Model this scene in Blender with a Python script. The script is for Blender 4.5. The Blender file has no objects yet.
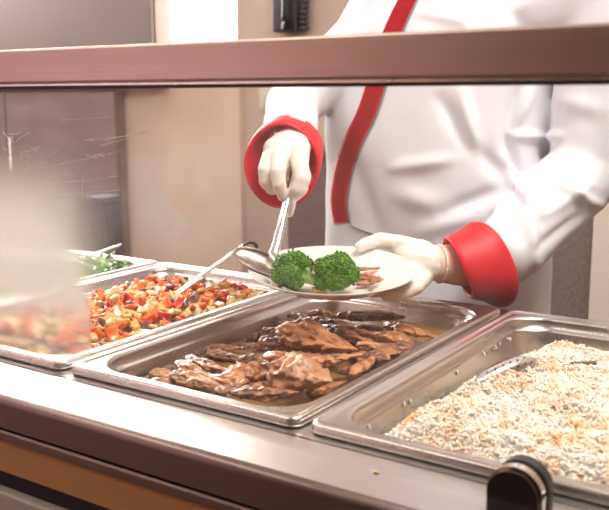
import bpy, bmesh, math, random
import numpy as np
from mathutils import Vector, Matrix, noise
from mathutils.bvhtree import BVHTree
random.seed(7); rng = np.random.default_rng(7)
SC = bpy.context.scene; COL = SC.collection
R_ = math.radians

# ------------------------------------------------------------ camera frame (used to place things where they stand)
CAM = Vector((.785, -.674, .3124)); FPX = 886.0
CR = Vector((0.83222617, 0.55441766, -0.00454639)); CU = Vector((-0.09678328, 0.15334396, 0.9834219)); CF = Vector((-0.54592363, 0.81798942, -0.18127522))
def ray(x, y): return CF + CR*((x-304.5)/FPX) - CU*((y-255)/FPX)
def pz(x, y, z): d = ray(x, y); return CAM + d*((z-CAM.z)/d.z)
def py(x, y, Y): d = ray(x, y); return CAM + d*((Y-CAM.y)/d.y)
def pd(x, y, D): return CAM + ray(x, y)*D
def toscreen(p):
    d = p-CAM; z = d.dot(CF); return 304.5+FPX*d.dot(CR)/z, 255-FPX*d.dot(CU)/z

# ------------------------------------------------------------ materials
MATS = {}
def nn(nt, t, **k):
    n = nt.nodes.new(t)
    for a, b in k.items(): setattr(n, a, b)
    return n
def mat(name, col, rough=.5, metal=0, var=None, scale=20, bump=0, bscale=60, stretch=(1,1,1), spec=.5, coat=0, sss=0, rvar=0, detail=4, trans=0):
    m = bpy.data.materials.new(name); m.use_nodes = True; nt = m.node_tree; b = nt.nodes['Principled BSDF']
    b.inputs['Base Color'].default_value = (*col, 1); b.inputs['Roughness'].default_value = rough; b.inputs['Metallic'].default_value = metal
    b.inputs['Specular IOR Level'].default_value = spec; b.inputs['Coat Weight'].default_value = coat; b.inputs['Coat Roughness'].default_value = .12
    if sss: b.inputs['Subsurface Weight'].default_value = sss; b.inputs['Subsurface Radius'].default_value = (.01, .005, .003); b.inputs['Subsurface Scale'].default_value = .6
    tc = nn(nt, 'ShaderNodeTexCoord'); mp = nn(nt, 'ShaderNodeMapping'); mp.inputs['Scale'].default_value = stretch
    nt.links.new(tc.outputs['Object'], mp.inputs['Vector'])
    if var or rvar:
        nz = nn(nt, 'ShaderNodeTexNoise'); nz.inputs['Scale'].default_value = scale; nz.inputs['Detail'].default_value = detail
        nt.links.new(mp.outputs['Vector'], nz.inputs['Vector'])
        if var:
            cr = nn(nt, 'ShaderNodeValToRGB'); cr.color_ramp.elements[0].position = .35; cr.color_ramp.elements[1].position = .65
            cr.color_ramp.elements[0].color = (*col, 1); cr.color_ramp.elements[1].color = (*var, 1)
            nt.links.new(nz.outputs['Fac'], cr.inputs['Fac']); nt.links.new(cr.outputs['Color'], b.inputs['Base Color'])
        if rvar:
            mr = nn(nt, 'ShaderNodeMapRange'); mr.inputs['From Min'].default_value = .3; mr.inputs['From Max'].default_value = .7
            mr.inputs['To Min'].default_value = rough; mr.inputs['To Max'].default_value = rough+rvar
            nt.links.new(nz.outputs['Fac'], mr.inputs['Value']); nt.links.new(mr.outputs['Result'], b.inputs['Roughness'])
    if bump:
        n2 = nn(nt, 'ShaderNodeTexNoise'); n2.inputs['Scale'].default_value = bscale; n2.inputs['Detail'].default_value = 5
        bp = nn(nt, 'ShaderNodeBump'); bp.inputs['Strength'].default_value = bump; bp.inputs['Distance'].default_value = .002
        nt.links.new(mp.outputs['Vector'], n2.inputs['Vector']); nt.links.new(n2.outputs['Fac'], bp.inputs['Height']); nt.links.new(bp.outputs['Normal'], b.inputs['Normal'])
    MATS[name] = m; return m
mat('steel_pan', (.66,.60,.56), .20, 1, rvar=.14, scale=14, bump=.12, bscale=260, stretch=(1,.12,1))
mat('steel_top', (.66,.64,.62), .27, 1, rvar=.1, scale=40, bump=.06, bscale=420, stretch=(.03,1,1))
mat('steel_fascia', (.23,.175,.155), .33, 1, rvar=.1, scale=40, bump=.1, bscale=300, stretch=(.03,1,1))  # dark brown floor reflection put into the base colour
mat('steel_rail', (.52,.40,.34), .32, 1, rvar=.08, scale=50, bump=.12, bscale=500, stretch=(.02,1,1))
mat('steel_bright', (.85,.83,.80), .18, 1, rvar=.1, scale=60)
mat('steel_spoon', (.56,.50,.46), .28, 1, var=(.40,.30,.24), scale=90)
mat('chrome', (.9,.88,.86), .08, 1)
mat('black_gloss', (.012,.008,.008), .18, coat=.5)
mat('black_rubber', (.02,.018,.02), .5)
mat('wood_panel', (.50,.26,.095), .5, var=(.46,.23,.08), scale=8, stretch=(.3,4,4))
mat('dark_gap', (.012,.008,.018), .7)
mat('plinth_paint', (.42,.36,.30), .6)
mat('wall_beige', (.74,.585,.475), .8, var=(.72,.565,.455), scale=3)
mat('wall_peach', (.84,.64,.50), .8)
mat('wall_cream', (.86,.76,.66), .8)
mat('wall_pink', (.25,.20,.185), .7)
mat('reflection_panel_brown', (.50,.28,.19), .8)
mat('wall_brown', (.05,.025,.018), .8)
mat('wall_left_paint', (.60,.45,.50), .8)
mat('ceiling_paint', (.88,.84,.80), .9)
mat('floor_tile', (.13,.075,.055), .45, var=(.10,.06,.045), scale=5)
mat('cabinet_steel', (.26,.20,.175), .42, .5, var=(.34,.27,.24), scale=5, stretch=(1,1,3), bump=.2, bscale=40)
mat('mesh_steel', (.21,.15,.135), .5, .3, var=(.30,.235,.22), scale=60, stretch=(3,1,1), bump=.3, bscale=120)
mat('jacket_white', (.87,.86,.91), .62, bump=.12, bscale=900, sss=0)
mat('red_cloth', (.72,.014,.024), .5, bump=.15, bscale=800, var=(.64,.011,.020), scale=30)
mat('red_lining', (.42,.02,.08), .7)
mat('piping_grey', (.30,.27,.26), .6)
mat('glove_latex', (.88,.79,.72), .34, bump=.35, bscale=70, sss=.15, spec=.4)
mat('skin', (.86,.56,.43), .5, var=(.82,.50,.37), scale=30, sss=.1)
mat('trousers', (.03,.03,.05), .8)
mat('hair_brown', (.05,.025,.015), .6)
mat('plate_china', (.84,.79,.73), .10, coat=.4, spec=.5)
mat('broccoli_bud', (.035,.13,.006), .5, var=(.18,.38,.03), scale=260, spec=.35)
mat('broccoli_stem', (.38,.55,.16), .45, sss=.2, var=(.50,.62,.24), scale=60)
mat('leaf_green', (.12,.38,.03), .4, var=(.42,.66,.14), scale=45)
mat('roast_skin', (.20,.050,.013), .22, var=(.64,.27,.095), scale=60, bump=1, bscale=230, coat=.3, stretch=(.5,1.3,1.3), rvar=.2)
mat('roast_dark', (.09,.024,.008), .22, var=(.46,.165,.05), scale=60, bump=1, bscale=230, coat=.3, stretch=(.5,1.3,1.3), rvar=.2)
mat('roast_pale', (.64,.32,.15), .28, var=(.34,.12,.04), scale=50, bump=.9, bscale=210, coat=.18, stretch=(.6,1.2,1.2), rvar=.2)
mat('gravy', (.20,.09,.02), .08, var=(.36,.19,.05), scale=22, coat=.6, bump=.4, bscale=40)
mat('pepper_red', (.88,.15,.025), .25, var=(.94,.30,.06), scale=30, coat=.3, sss=.1)
mat('pepper_dark_red', (.55,.018,.015), .2, var=(.75,.06,.03), scale=30, coat=.3)
mat('squash_yellow', (.82,.52,.16), .3, var=(.66,.36,.09), scale=40, coat=.3, sss=.1)
mat('squash_pale', (.84,.66,.34), .3, var=(.74,.46,.15), scale=40, coat=.3, sss=.1)
mat('aubergine', (.10,.03,.022), .25, var=(.30,.13,.07), scale=50, coat=.3)
mat('onion_purple', (.34,.05,.11), .3, var=(.80,.62,.60), scale=35)
mat('veg_bed', (.55,.20,.06), .3, var=(.70,.40,.14), scale=90, bump=1, bscale=90)
mat('potato', (.82,.62,.22), .5, var=(.74,.5,.16), scale=30)
mat('phone_grey', (.075,.07,.075), .45)
mat('phone_dark', (.02,.02,.024), .4)
mat('switch_plastic', (.80,.70,.62), .5)
mat('stripe_red', (.80,.13,.05), .6)
mat('dark_blue_grey', (.09,.08,.11), .6)
mat('eye_white', (.9,.9,.9), .2); mat('lip', (.5,.15,.12), .5); mat('shoe', (.02,.02,.02), .4)

def rice_mat(name):
    m = bpy.data.materials.new(name); m.use_nodes = True; nt = m.node_tree; b = nt.nodes['Principled BSDF']
    at = nn(nt, 'ShaderNodeAttribute', attribute_name='tone'); cr = nn(nt, 'ShaderNodeValToRGB')
    e = cr.color_ramp.elements; e[0].position = 0; e[0].color = (1.0,.93,.84,1); e[1].position = 1; e[1].color = (.95,.55,.30,1)
    k = e.new(.55); k.color = (1.0,.80,.60,1)
    nt.links.new(at.outputs['Fac'], cr.inputs['Fac']); nt.links.new(cr.outputs['Color'], b.inputs['Base Color'])
    b.inputs['Roughness'].default_value = .4; b.inputs['Subsurface Weight'].default_value = .35; b.inputs['Subsurface Radius'].default_value = (1,.8,.6); b.inputs['Subsurface Scale'].default_value = .0025
    MATS[name] = m
rice_mat('rice_grain')
def emit(name, col, s):
    m = bpy.data.materials.new(name); m.use_nodes = True; nt = m.node_tree; nt.nodes.clear()
    e = nn(nt, 'ShaderNodeEmission'); e.inputs[0].default_value = (*col, 1); e.inputs[1].default_value = s
    o = nn(nt, 'ShaderNodeOutputMaterial'); nt.links.new(e.outputs[0], o.inputs[0]); MATS[name] = m
emit('lamp_glow', (1,.93,.84), 5)

# ------------------------------------------------------------ objects
def tag(o, label=None, cat=None, group=None, kind=None):
    if label: o['label'] = label
    if cat: o['category'] = cat
    if group: o['group'] = group
    if kind: o['kind'] = kind
    return o
def empty(name, loc, label, cat, group=None):
    o = bpy.data.objects.new(name, None); COL.objects.link(o); o.location = loc; o.empty_display_size = .05
    bpy.context.view_layer.update()
    return tag(o, label, cat, group)
def link(name, me, m, parent=None, smooth=True, origin=None):
    """mesh is in world coordinates; the object's origin moves to origin (or the parent's place)"""
    if isinstance(me, bmesh.types.BMesh):
        bm = me; me = bpy.data.meshes.new(name); bmesh.ops.recalc_face_normals(bm, faces=bm.faces); bm.to_mesh(me); bm.free()
    me.name = name
    if m:
        me.materials.clear()
        for k in (m if isinstance(m, (list, tuple)) else [m]): me.materials.append(MATS[k])
    me.polygons.foreach_set('use_smooth', [smooth]*len(me.polygons))
    o = bpy.data.objects.new(name, me); COL.objects.link(o)
    off = Vector(origin) if origin is not None else (wt_(parent) if parent else None)
    if off is None:
        n = len(me.vertices); co = np.empty(n*3, 'f'); me.vertices.foreach_get('co', co); co = co.reshape(-1, 3)
        c = (co.min(0)+co.max(0))/2; off = Vector((float(c[0]), float(c[1]), float(co[:, 2].min())))
    me.transform(Matrix.Translation(-off))
    if parent is not None:
        o.parent = parent; o.location = off-wt_(parent)
    else: o.location = off
    return o
def wt_(o):
    v = Vector((0,0,0))
    while o is not None: v += o.location; o = o.parent
    return v
def bmnew(): return bmesh.new()
def box(bm, x0, x1, y0, y1, z0, z1, bev=0, M=None, seg=2):
    r = bmesh.ops.create_cube(bm, size=1); vs = r['verts']
    for v in vs: v.co = Vector(((x0+x1)/2+v.co.x*(x1-x0), (y0+y1)/2+v.co.y*(y1-y0), (z0+z1)/2+v.co.z*(z1-z0)))
    if bev:
        es = list({e for v in vs for e in v.link_edges})
        g = bmesh.ops.bevel(bm, geom=es, offset=bev, segments=seg, affect='EDGES', profile=.5); vs = list({v for f in g['faces'] for v in f.verts} | {v for v in vs if v.is_valid})
    if M:
        for v in vs: v.co = M @ v.co
    return bm
def boxo(name, b, m, parent=None, bev=0, kind=None, label=None, cat=None, smooth=False):
    o = link(name, box(bmnew(), *b, bev=bev), m, parent, smooth); 
    return tag(o, label, cat, kind=kind)
def loft(rings, closed_ends=True, bm=None):
    bm = bm or bmnew(); R = [[bm.verts.new(p) for p in r] for r in rings]; n = len(R[0])
    for a, b in zip(R, R[1:]):
        for i in range(n):
            j = (i+1) % n; bm.faces.new((a[i], a[j], b[j], b[i]))
    if closed_ends: bm.faces.new(R[0][::-1]); bm.faces.new(R[-1])
    return bm
def frame(d):
    d = d.normalized(); a = Vector((0,0,1)) if abs(d.z) < .9 else Vector((1,0,0)); u = d.cross(a).normalized(); return u, u.cross(d).normalized()
def tube(pts, rad, n=12, bm=None, flat=1.0, up=None):
    pts = [Vector(p) for p in pts]; rad = rad if isinstance(rad, (list, tuple)) else [rad]*len(pts); rings = []
    for i, p in enumerate(pts):
        d = (pts[min(i+1, len(pts)-1)]-pts[max(i-1, 0)]).normalized()
        if up is not None: u = d.cross(Vector(up)).normalized(); v = u.cross(d).normalized()
        else: u, v = frame(d)
        rings.append([p+(u*math.cos(t)+v*math.sin(t)*flat)*rad[i] for t in [2*math.pi*k/n for k in range(n)]])
    return loft(rings, True, bm)
def lathe(prof, n=64, M=None):
    bm = bmnew(); rings = []
    for r, z in prof:
        if r < 1e-6: rings.append([bm.verts.new((0,0,z))])
        else: rings.append([bm.verts.new((r*math.cos(2*math.pi*k/n), r*math.sin(2*math.pi*k/n), z)) for k in range(n)])
    for a, b in zip(rings, rings[1:]):
        for i in range(n):
            j = (i+1) % n
            if len(a) == 1 and len(b) == 1: continue
            if len(a) == 1: bm.faces.new((a[0], b[i], b[j]))
            elif len(b) == 1: bm.faces.new((a[i], b[0], a[j]))
            else: bm.faces.new((a[i], b[i], b[j], a[j]))
    if M:
        for v in bm.verts: v.co = M @ v.co
    return bm
def smoothpath(P, k=6):
    P = [Vector(p) for p in P]; out = []
    for i in range(len(P)-1):
        p0, p1, p2, p3 = P[max(i-1,0)], P[i], P[i+1], P[min(i+2,len(P)-1)]
        for s in range(k):
            t = s/k; out.append(.5*((2*p1)+(p2-p0)*t+(2*p0-5*p1+4*p2-p3)*t*t+(3*p1-p0-3*p2+p3)*t**3))
    return out+[P[-1]]
def capsule(bm, a, ra, b, rb, n=16):
    a, b = Vector(a), Vector(b); d = (b-a); L = d.length
    if L < 1e-6: d = Vector((0,0,1)); L = 1e-6
    d.normalize(); pts = []; rad = []
    for k in range(1, 6): t = math.pi/2*(1-k/6); pts.append(a-d*ra*math.sin(t)); rad.append(ra*math.cos(t))
    pts += [a, (a+b)/2, b]; rad += [ra, (ra+rb)/2, rb]
    for k in range(1, 6): t = math.pi/2*k/6; pts.append(b+d*rb*math.sin(t)); rad.append(rb*math.cos(t))
    u, v = frame(d)
    loft([[p+(u*math.cos(t)+v*math.sin(t))*r for t in [2*math.pi*k/n for k in range(n)]] for p, r in zip(pts, rad)], True, bm)
def ellip(bm, c, r, rotz=0, n=3):
    g = bmesh.ops.create_icosphere(bm, subdivisions=n, radius=1); M = Matrix.Translation(c) @ Matrix.Rotation(rotz, 4, 'Z') @ Matrix.Diagonal((*r, 1))
    for v in g['verts']: v.co = M @ v.co
def chain(bm, pts):
    for (a, ra), (b, rb) in zip(pts, pts[1:]): capsule(bm, a, ra, b, rb)
def melt(bm, voxel, smooth=6, factor=.5, sub=0):
    """one continuous skin around overlapping lumps"""
    bmesh.ops.recalc_face_normals(bm, faces=bm.faces)
    me = bpy.data.meshes.new('t'); bm.to_mesh(me); bm.free(); o = bpy.data.objects.new('t', me); COL.objects.link(o)
    r = o.modifiers.new('r', 'REMESH'); r.mode = 'VOXEL'; r.voxel_size = voxel
    s = o.modifiers.new('s', 'SMOOTH'); s.iterations = smooth; s.factor = factor
    if sub: q = o.modifiers.new('q', 'SUBSURF'); q.levels = sub; q.render_levels = sub
    dg = bpy.context.evaluated_depsgraph_get(); out = bpy.data.meshes.new_from_object(o.evaluated_get(dg))
    bpy.data.objects.remove(o); bpy.data.meshes.remove(me); return out

# ------------------------------------------------------------ the room (z = 0 is the rim level of the food pans, 0.9 m over the floor)
FZ = -.90; CZ = 1.95
ST = 'structure'
boxo('floor', (-4.6, 2.9, -3.6, 2.6, FZ-.06, FZ), 'floor_tile', kind=ST)
boxo('ceiling', (-4.6, 2.9, -3.6, 2.6, CZ, CZ+.06), 'ceiling_paint', kind=ST)
# back wall with two openings: a window behind the counter and a high strip window
YB = 2.3; W1 = (-2.40, -1.56, .40, .90); W2 = (-4.2, -2.1, .95, 1.75)
bm = bmnew()
for b in [(-4.6, -1.53, FZ, W1[2]), (-1.53, 2.9, FZ, .95), (-4.6, W1[0], W1[2], .95), (W1[0], W1[1], W1[3], .95), (-4.6, W2[0], .95, W2[3]), (W2[1], 2.9, .95, W2[3]), (-4.6, 2.9, W2[3], CZ)]:
    box(bm, b[0], b[1], YB, YB+.2, b[2], b[3])
tag(link('wall_back', bm, 'wall_beige', smooth=False), kind=ST)
for i, w in enumerate((W1, W2)):
    bm = bmnew(); t = .02
    box(bm, w[0], w[1], YB+.08, YB+.12, w[2], w[2]+t); box(bm, w[0], w[1], YB+.08, YB+.12, w[3]-t, w[3])
    box(bm, w[0], w[0]+t, YB+.08, YB+.12, w[2], w[3]); box(bm, w[1]-t, w[1], YB+.08, YB+.12, w[2], w[3])
    if i: box(bm, (w[0]+w[1])/2-.02, (w[0]+w[1])/2+.02, YB+.08, YB+.12, w[2], w[3])
    tag(link('window_%d' % (i+1), bm, 'wall_cream', smooth=False), kind=ST)
boxo('trim_1', (-2.6, -1.50, YB-.03, YB, FZ, W1[2]-.03), 'wall_peach', kind=ST)
boxo('wall_left', (-4.7, -4.6, -3.6, 2.6, FZ, CZ), 'wall_left_paint', kind=ST)
boxo('wall_right', (2.9, 3.0, -3.6, 2.6, FZ, CZ), 'wall_beige', kind=ST)
boxo('wall_front', (-4.6, 2.9, -3.7, -3.6, FZ, CZ), 'wall_brown', kind=ST)
boxo('reflection_panel_left', (-4.6, -2.0, -3.6, -3.55, FZ, CZ), 'wall_left_paint', kind=ST)  # added panel out of view, its pink is mirrored in the rail
boxo('reflection_panel_mid', (-2.0, -1.2, -3.6, -3.58, FZ, CZ), 'reflection_panel_brown', kind=ST)  # added panel out of view, gives the rail's middle a brown reflection
# cream pier behind the cook's left arm
c1, c2 = py(592, 250, 1.9), py(640, 250, 1.9)
boxo('trim_2', (c1.x, c1.x+.42, 1.9, YB, FZ, CZ), 'wall_cream', kind=ST)

# upper store cupboard and tall steel cabinet on the left of the back wall
uc = empty('wall_cupboard', (-2.8, 2.1, .34), 'plain pinkish grey wall cupboard beside the bright window', 'cupboard')
x1 = py(152, 20, 2.18).x
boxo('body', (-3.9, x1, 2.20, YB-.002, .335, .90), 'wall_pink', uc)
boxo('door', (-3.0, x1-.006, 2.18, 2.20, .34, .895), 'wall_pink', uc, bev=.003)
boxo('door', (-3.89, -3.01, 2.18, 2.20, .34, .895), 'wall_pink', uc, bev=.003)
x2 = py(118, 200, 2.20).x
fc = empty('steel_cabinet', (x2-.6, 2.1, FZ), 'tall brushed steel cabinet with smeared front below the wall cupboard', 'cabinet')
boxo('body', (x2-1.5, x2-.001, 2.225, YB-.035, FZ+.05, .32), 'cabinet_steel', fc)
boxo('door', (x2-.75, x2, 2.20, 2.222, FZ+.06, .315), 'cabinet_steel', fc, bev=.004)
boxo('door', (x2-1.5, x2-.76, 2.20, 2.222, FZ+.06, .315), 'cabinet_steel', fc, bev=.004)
bm = bmnew(); tube([(x2-.70, 2.20, -.2), (x2-.70, 2.17, -.19), (x2-.70, 2.17, .09), (x2-.70, 2.20, .1)], .008, 8, bm)
link('handle', bm, 'chrome', fc)
boxo('plinth', (x2-1.5, x2-.01, 2.23, YB-.035, FZ, FZ+.05), 'black_rubber', fc)
# narrow dark bin by the cabinet
a, b = py(107, 250, 1.7), py(121.5, 195, 1.80)
dp = empty('storage_bin', ((a.x+b.x)/2, 1.76, FZ), 'narrow dark blue grey bin standing beside the steel cabinet', 'bin')
boxo('body', (b.x-.10, b.x, 1.70, 1.80, FZ, b.z-.03), 'dark_blue_grey', dp, bev=.008)
boxo('lid', (b.x-.102, b.x+.002, 1.695, 1.802, b.z-.029, b.z), 'dark_blue_grey', dp, bev=.006)

# low steel worktable behind the cook
a, b = py(287, 230, 1.95), py(592, 280, 1.95)
WTZ = .11
wt = empty('back_counter', ((a.x+b.x)/2, 2.1, FZ), 'low brownish steel back counter behind the cook', 'cabinet')
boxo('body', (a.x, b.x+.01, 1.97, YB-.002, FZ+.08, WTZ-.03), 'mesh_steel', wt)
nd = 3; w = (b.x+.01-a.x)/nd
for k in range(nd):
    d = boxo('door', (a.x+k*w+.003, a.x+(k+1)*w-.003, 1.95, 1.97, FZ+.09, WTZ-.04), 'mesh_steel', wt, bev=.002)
    bm = bmnew(); box(bm, a.x+k*w+.10, a.x+k*w+.24, 1.935, 1.948, -.60, -.585, .003); link('handle', bm, 'steel_bright', d)
boxo('worktop', (a.x-.01, b.x+.01, 1.94, YB-.002, WTZ-.028, WTZ), 'steel_fascia', wt, bev=.003)
boxo('plinth', (a.x+.02, b.x, 2.0, YB-.01, FZ, FZ+.08), 'black_rubber', wt)

# handset on the wall, light switch, red strip
a, b = py(275, 34, 2.26), py(306, 2, 2.26)
ph = empty('wall_telephone', ((a.x+b.x)/2, 2.28, a.z), 'dark grey wall telephone handset hanging left of the cook', 'telephone')
cx = (a.x+b.x)/2; hw = (b.x-a.x)/2
bm = bmnew(); box(bm, cx-hw, cx+hw*.55, 2.235, 2.299, a.z+.004, a.z+.26, .012, seg=3); link('base', bm, 'phone_grey', ph)
P = [(cx+.012, 2.225, a.z+.02), (cx+.02, 2.205, a.z+.06), (cx+.022, 2.20, a.z+.13), (cx+.02, 2.205, a.z+.2), (cx+.012, 2.225, a.z+.25)]
bm = tube(smoothpath(P, 5), [.024-.007*math.sin(math.pi*k/20) for k in range(21)], 16); link('handset', bm, 'phone_dark', ph)
bm = bmnew()
for k in range(12): box(bm, cx+hw*.62, cx+hw, 2.245, 2.285, a.z+.01+k*.02, a.z+.024+k*.02, .004)
box(bm, cx+hw*.5, cx+hw*.9, 2.25, 2.28, a.z+.01, a.z+.25); link('grille', bm, 'phone_grey', ph)
bm = bmnew(); ellip(bm, (cx-.012, 2.232, a.z+.065), (.007,.005,.007), n=2); link('button', bm, 'steel_bright', ph)
a = py(266, 99, 2.29)
sw = empty('light_switch', (a.x, 2.299, a.z-.045), 'pale double light switch plate on the beige wall', 'light switch')
boxo('plate', (a.x-.034, a.x+.034, 2.288, 2.299, a.z-.045, a.z+.045), 'switch_plastic', sw, bev=.003)
boxo('rocker', (a.x-.022, a.x-.002, 2.282, 2.289, a.z-.025, a.z+.025), 'wall_cream', sw, bev=.002)
boxo('rocker', (a.x+.002, a.x+.022, 2.282, 2.289, a.z-.025, a.z+.025), 'wall_cream', sw, bev=.002)
a = py(580, 6, 1.88)
bm = bmnew(); 
for k in range(3): tube([(a.x-.008+k*.008, 1.89, a.z-.012+.003*k), (a.x-.008+k*.008, 1.889, a.z+.25)], .0038, 8, bm)
tag(link('red_stripe', bm, 'stripe_red'), 'orange red stripes on the pier, standing in for red trim at the shoulder', 'stripe')  # added stripes standing in for red trim on the jacket shoulder

# ceiling lamps
def lamp(x, y, L, W, label, st='lamp_glow'):
    t = empty('ceiling_light', (x, y, CZ-.06), label, 'ceiling light', 'ceiling lights over the kitchen')
    bm = bmnew(); box(bm, x-L/2, x+L/2, y-W/2, y+W/2, CZ-.05, CZ-.001, .004); link('housing', bm, 'ceiling_paint', t, smooth=False)
    bm = bmnew(); box(bm, x-L/2+.02, x+L/2-.02, y-W/2+.02, y+W/2-.02, CZ-.058, CZ-.05); link('diffuser', bm, st, t, smooth=False)
lamp(.9, .35, 1.3, .5, 'long white ceiling light above the serving counter')
lamp(-2.4, -.8, 1.6, .6, 'added white ceiling panel out of view, for the counter reflection')  # added unseen glowing panel, put in for the counter's reflection

# ------------------------------------------------------------ serving counter
XL, XR = -1.6, 1.9; YF = -.086; ZT = -.012
sc_ = empty('serving_counter', (.1, .2, FZ), 'brushed steel serving counter with fascia coloured like its floor reflection and wood panel', 'counter')
pans = [(-1.030, -.704), (-.690, -.352), (-.340, -.012), (0, .325), (.337, .662), (.676, 1.0), (1.014, 1.339)]
PY0, PY1 = 0., .539
bm = bmnew()   # top sheet as strips around the wells, with a groove in front
g0, g1 = -.0125, -.0088
ys = [(-.084, g0), (g1, PY0+.010), (PY1-.010, .575)]
for y0, y1 in ys: box(bm, XL, XR, y0, y1, ZT-.004, ZT)
box(bm, XL, XR, g0, g1, ZT-.006, ZT-.0040)
xs = [XL]+[v for p in pans for v in (p[0]+.010, p[1]-.010)]+[XR]
for k in range(0, len(xs), 2): box(bm, xs[k], xs[k+1], PY0+.010, PY1-.010, ZT-.004, ZT)
link('top_sheet', bm, 'steel_top', sc_, smooth=False)
# rolled nose
prof = []
for k in range(9):
    t = math.pi/2*k/8; prof.append((-.084-.009*math.sin(t), ZT-.009+.009*math.cos(t)))
bm = bmnew()
ring = [Vector((0, y, z)) for y, z in prof]+[Vector((0, -.093, -.048)), Vector((0, -.088, -.048)), Vector((0, -.084, -.030))]
loft([[Vector((XL, p.y, p.z)) for p in ring], [Vector((XR, p.y, p.z)) for p in ring]], True, bm)
o = link('nosing', bm, 'steel_fascia', sc_, smooth=True)
o.data.polygons.foreach_set('use_smooth', [len(p.vertices) == 4 and abs(p.normal.z) > .02 for p in o.data.polygons])
top_nose = bmnew()
boxo('lip', (XL, XR, -.096, -.07, -.0615, -.0505), 'steel_fascia', sc_, bev=.002)
boxo('front_panel', (XL, XR, -.093, -.07, -.0995, -.0615), 'wood_panel', sc_)
boxo('recess', (XL, XR, -.082, -.07, -.125, -.0995), 'dark_gap', sc_)
boxo('lower_panel', (XL, XR, -.095, -.07, FZ+.12, -.125), 'plinth_paint', sc_, bev=.002)
boxo('plinth', (XL+.02, XR-.02, -.03, .50, FZ, FZ+.12), 'black_rubber', sc_)
boxo('back_panel', (XL, XR, .560, .575, FZ+.12, ZT-.004), 'steel_fascia', sc_)
boxo('end_panel', (XL, XL+.015, -.07, .56, FZ+.12, ZT-.004), 'steel_fascia', sc_)
boxo('end_panel', (XR-.015, XR, -.07, .56, FZ+.12, ZT-.004), 'steel_fascia', sc_)
boxo('bottom_shelf', (XL+.015, XR-.015, -.07, .56, FZ+.12, FZ+.135), 'steel_fascia', sc_)
top_nose.free()

# ------------------------------------------------------------ gastronorm pans
def rrect(x0, x1, y0, y1, r, z, n=8):
    out = []
    for cx, cy, a0 in ((x1-r, y1-r, 0), (x0+r, y1-r, 90), (x0+r, y0+r, 180), (x1-r, y0+r, 270)):
        for k in range(n+1):
            a = R_(a0+90*k/n); out.append(Vector((cx+r*math.cos(a), cy+r*math.sin(a), z)))
    return out
def pan(x0, x1, y0, y1, label, depth=.068):
    # loops: (inset, corner radius, z)
    L = [(.0005, .013, -.0105), (0, .013, -.0085), (0, .013, -.003), (.002, .012, -.0004), (.004, .011, 0), (.007, .012, -.0006),
         (.0085, .016, -.0018), (.012, .032, -.0022), (.0165, .048, -.0022), (.0185, .050, -.0035), (.0195, .050, -.007), (.0205, .050, -.016),
         (.0235, .048, -.0175), (.0255, .047, -.021), (.029, .045, -depth+.018), (.033, .042, -depth+.005), (.042, .036, -depth)]
    rings = [rrect(x0+i, x1-i, y0+i, y1-i, r, z) for i, r, z in L]
    bm = loft(rings, False); bm.faces.new([bm.verts[len(bm.verts)-len(rings[-1])+k] for k in range(len(rings[-1]))] if bm.verts.ensure_lookup_table() is None else [])
    # underside skin gives the sheet its thickness
    o = link('food_pan', bm, 'steel_pan'); s = o.modifiers.new('sheet', 'SOLIDIFY'); s.thickness = .0009; s.offset = -1
    return tag(o, label, 'food pan', 'steel food pans set in the counter')
labels = ['empty steel food pan at the far left of the counter', 'steel food pan holding leafy greens, behind the steamy glass', 'steel food pan holding diced red and yellow vegetables',
          'steel food pan holding roast meat in gravy', 'steel food pan holding white rice', None, None]
for (a, b), l in zip(pans, labels):
    if l: pan(a, b, PY0, PY1, l)
# unused wells to the right are closed with flat lids
for a, b in pans[5:]:
    o = link('well_cover', box(bmnew(), a, b, PY0, PY1, ZT+.0005, ZT+.004, .001), 'steel_top', smooth=False)
    tag(o, 'flat steel cover over an unused well right of the rice', 'cover', 'flat covers over unused wells')

# ------------------------------------------------------------ rail, glass and clamp
YG = -.045
zb = py(0, 84, YG).z; zt = py(0, 50.5, YG).z
rl = empty('sneeze_guard', (.1, YG, ZT), 'glass sneeze guard under a brown tinted steel rail, steamed at left', 'glass screen')
boxo('beam', (XL, XR, YG-.006, YG+.030, zb, zt), 'steel_rail', rl, bev=.0022, smooth=False)
boxo('channel', (XL, XR, YG-.0035, YG+.012, zb-.0030, zb-.0002), 'steel_bright', rl, bev=.0006)
boxo('seal', (XL, XR, YG-.001, YG+.008, zb-.0058, zb-.0030), 'black_rubber', rl)
bm = bmnew(); tube([(py(393, 85, YG).x, YG-.0036, zb-.0015), (py(393, 85, YG).x, YG-.005, zb-.0015)], .0014, 8, bm); link('screw', bm, 'chrome', rl)
for x in (XL+.06, XR-.06):
    boxo('post', (x-.02, x+.02, YG+.03, YG+.06, ZT, zt), 'steel_rail', rl, bev=.002)

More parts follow.
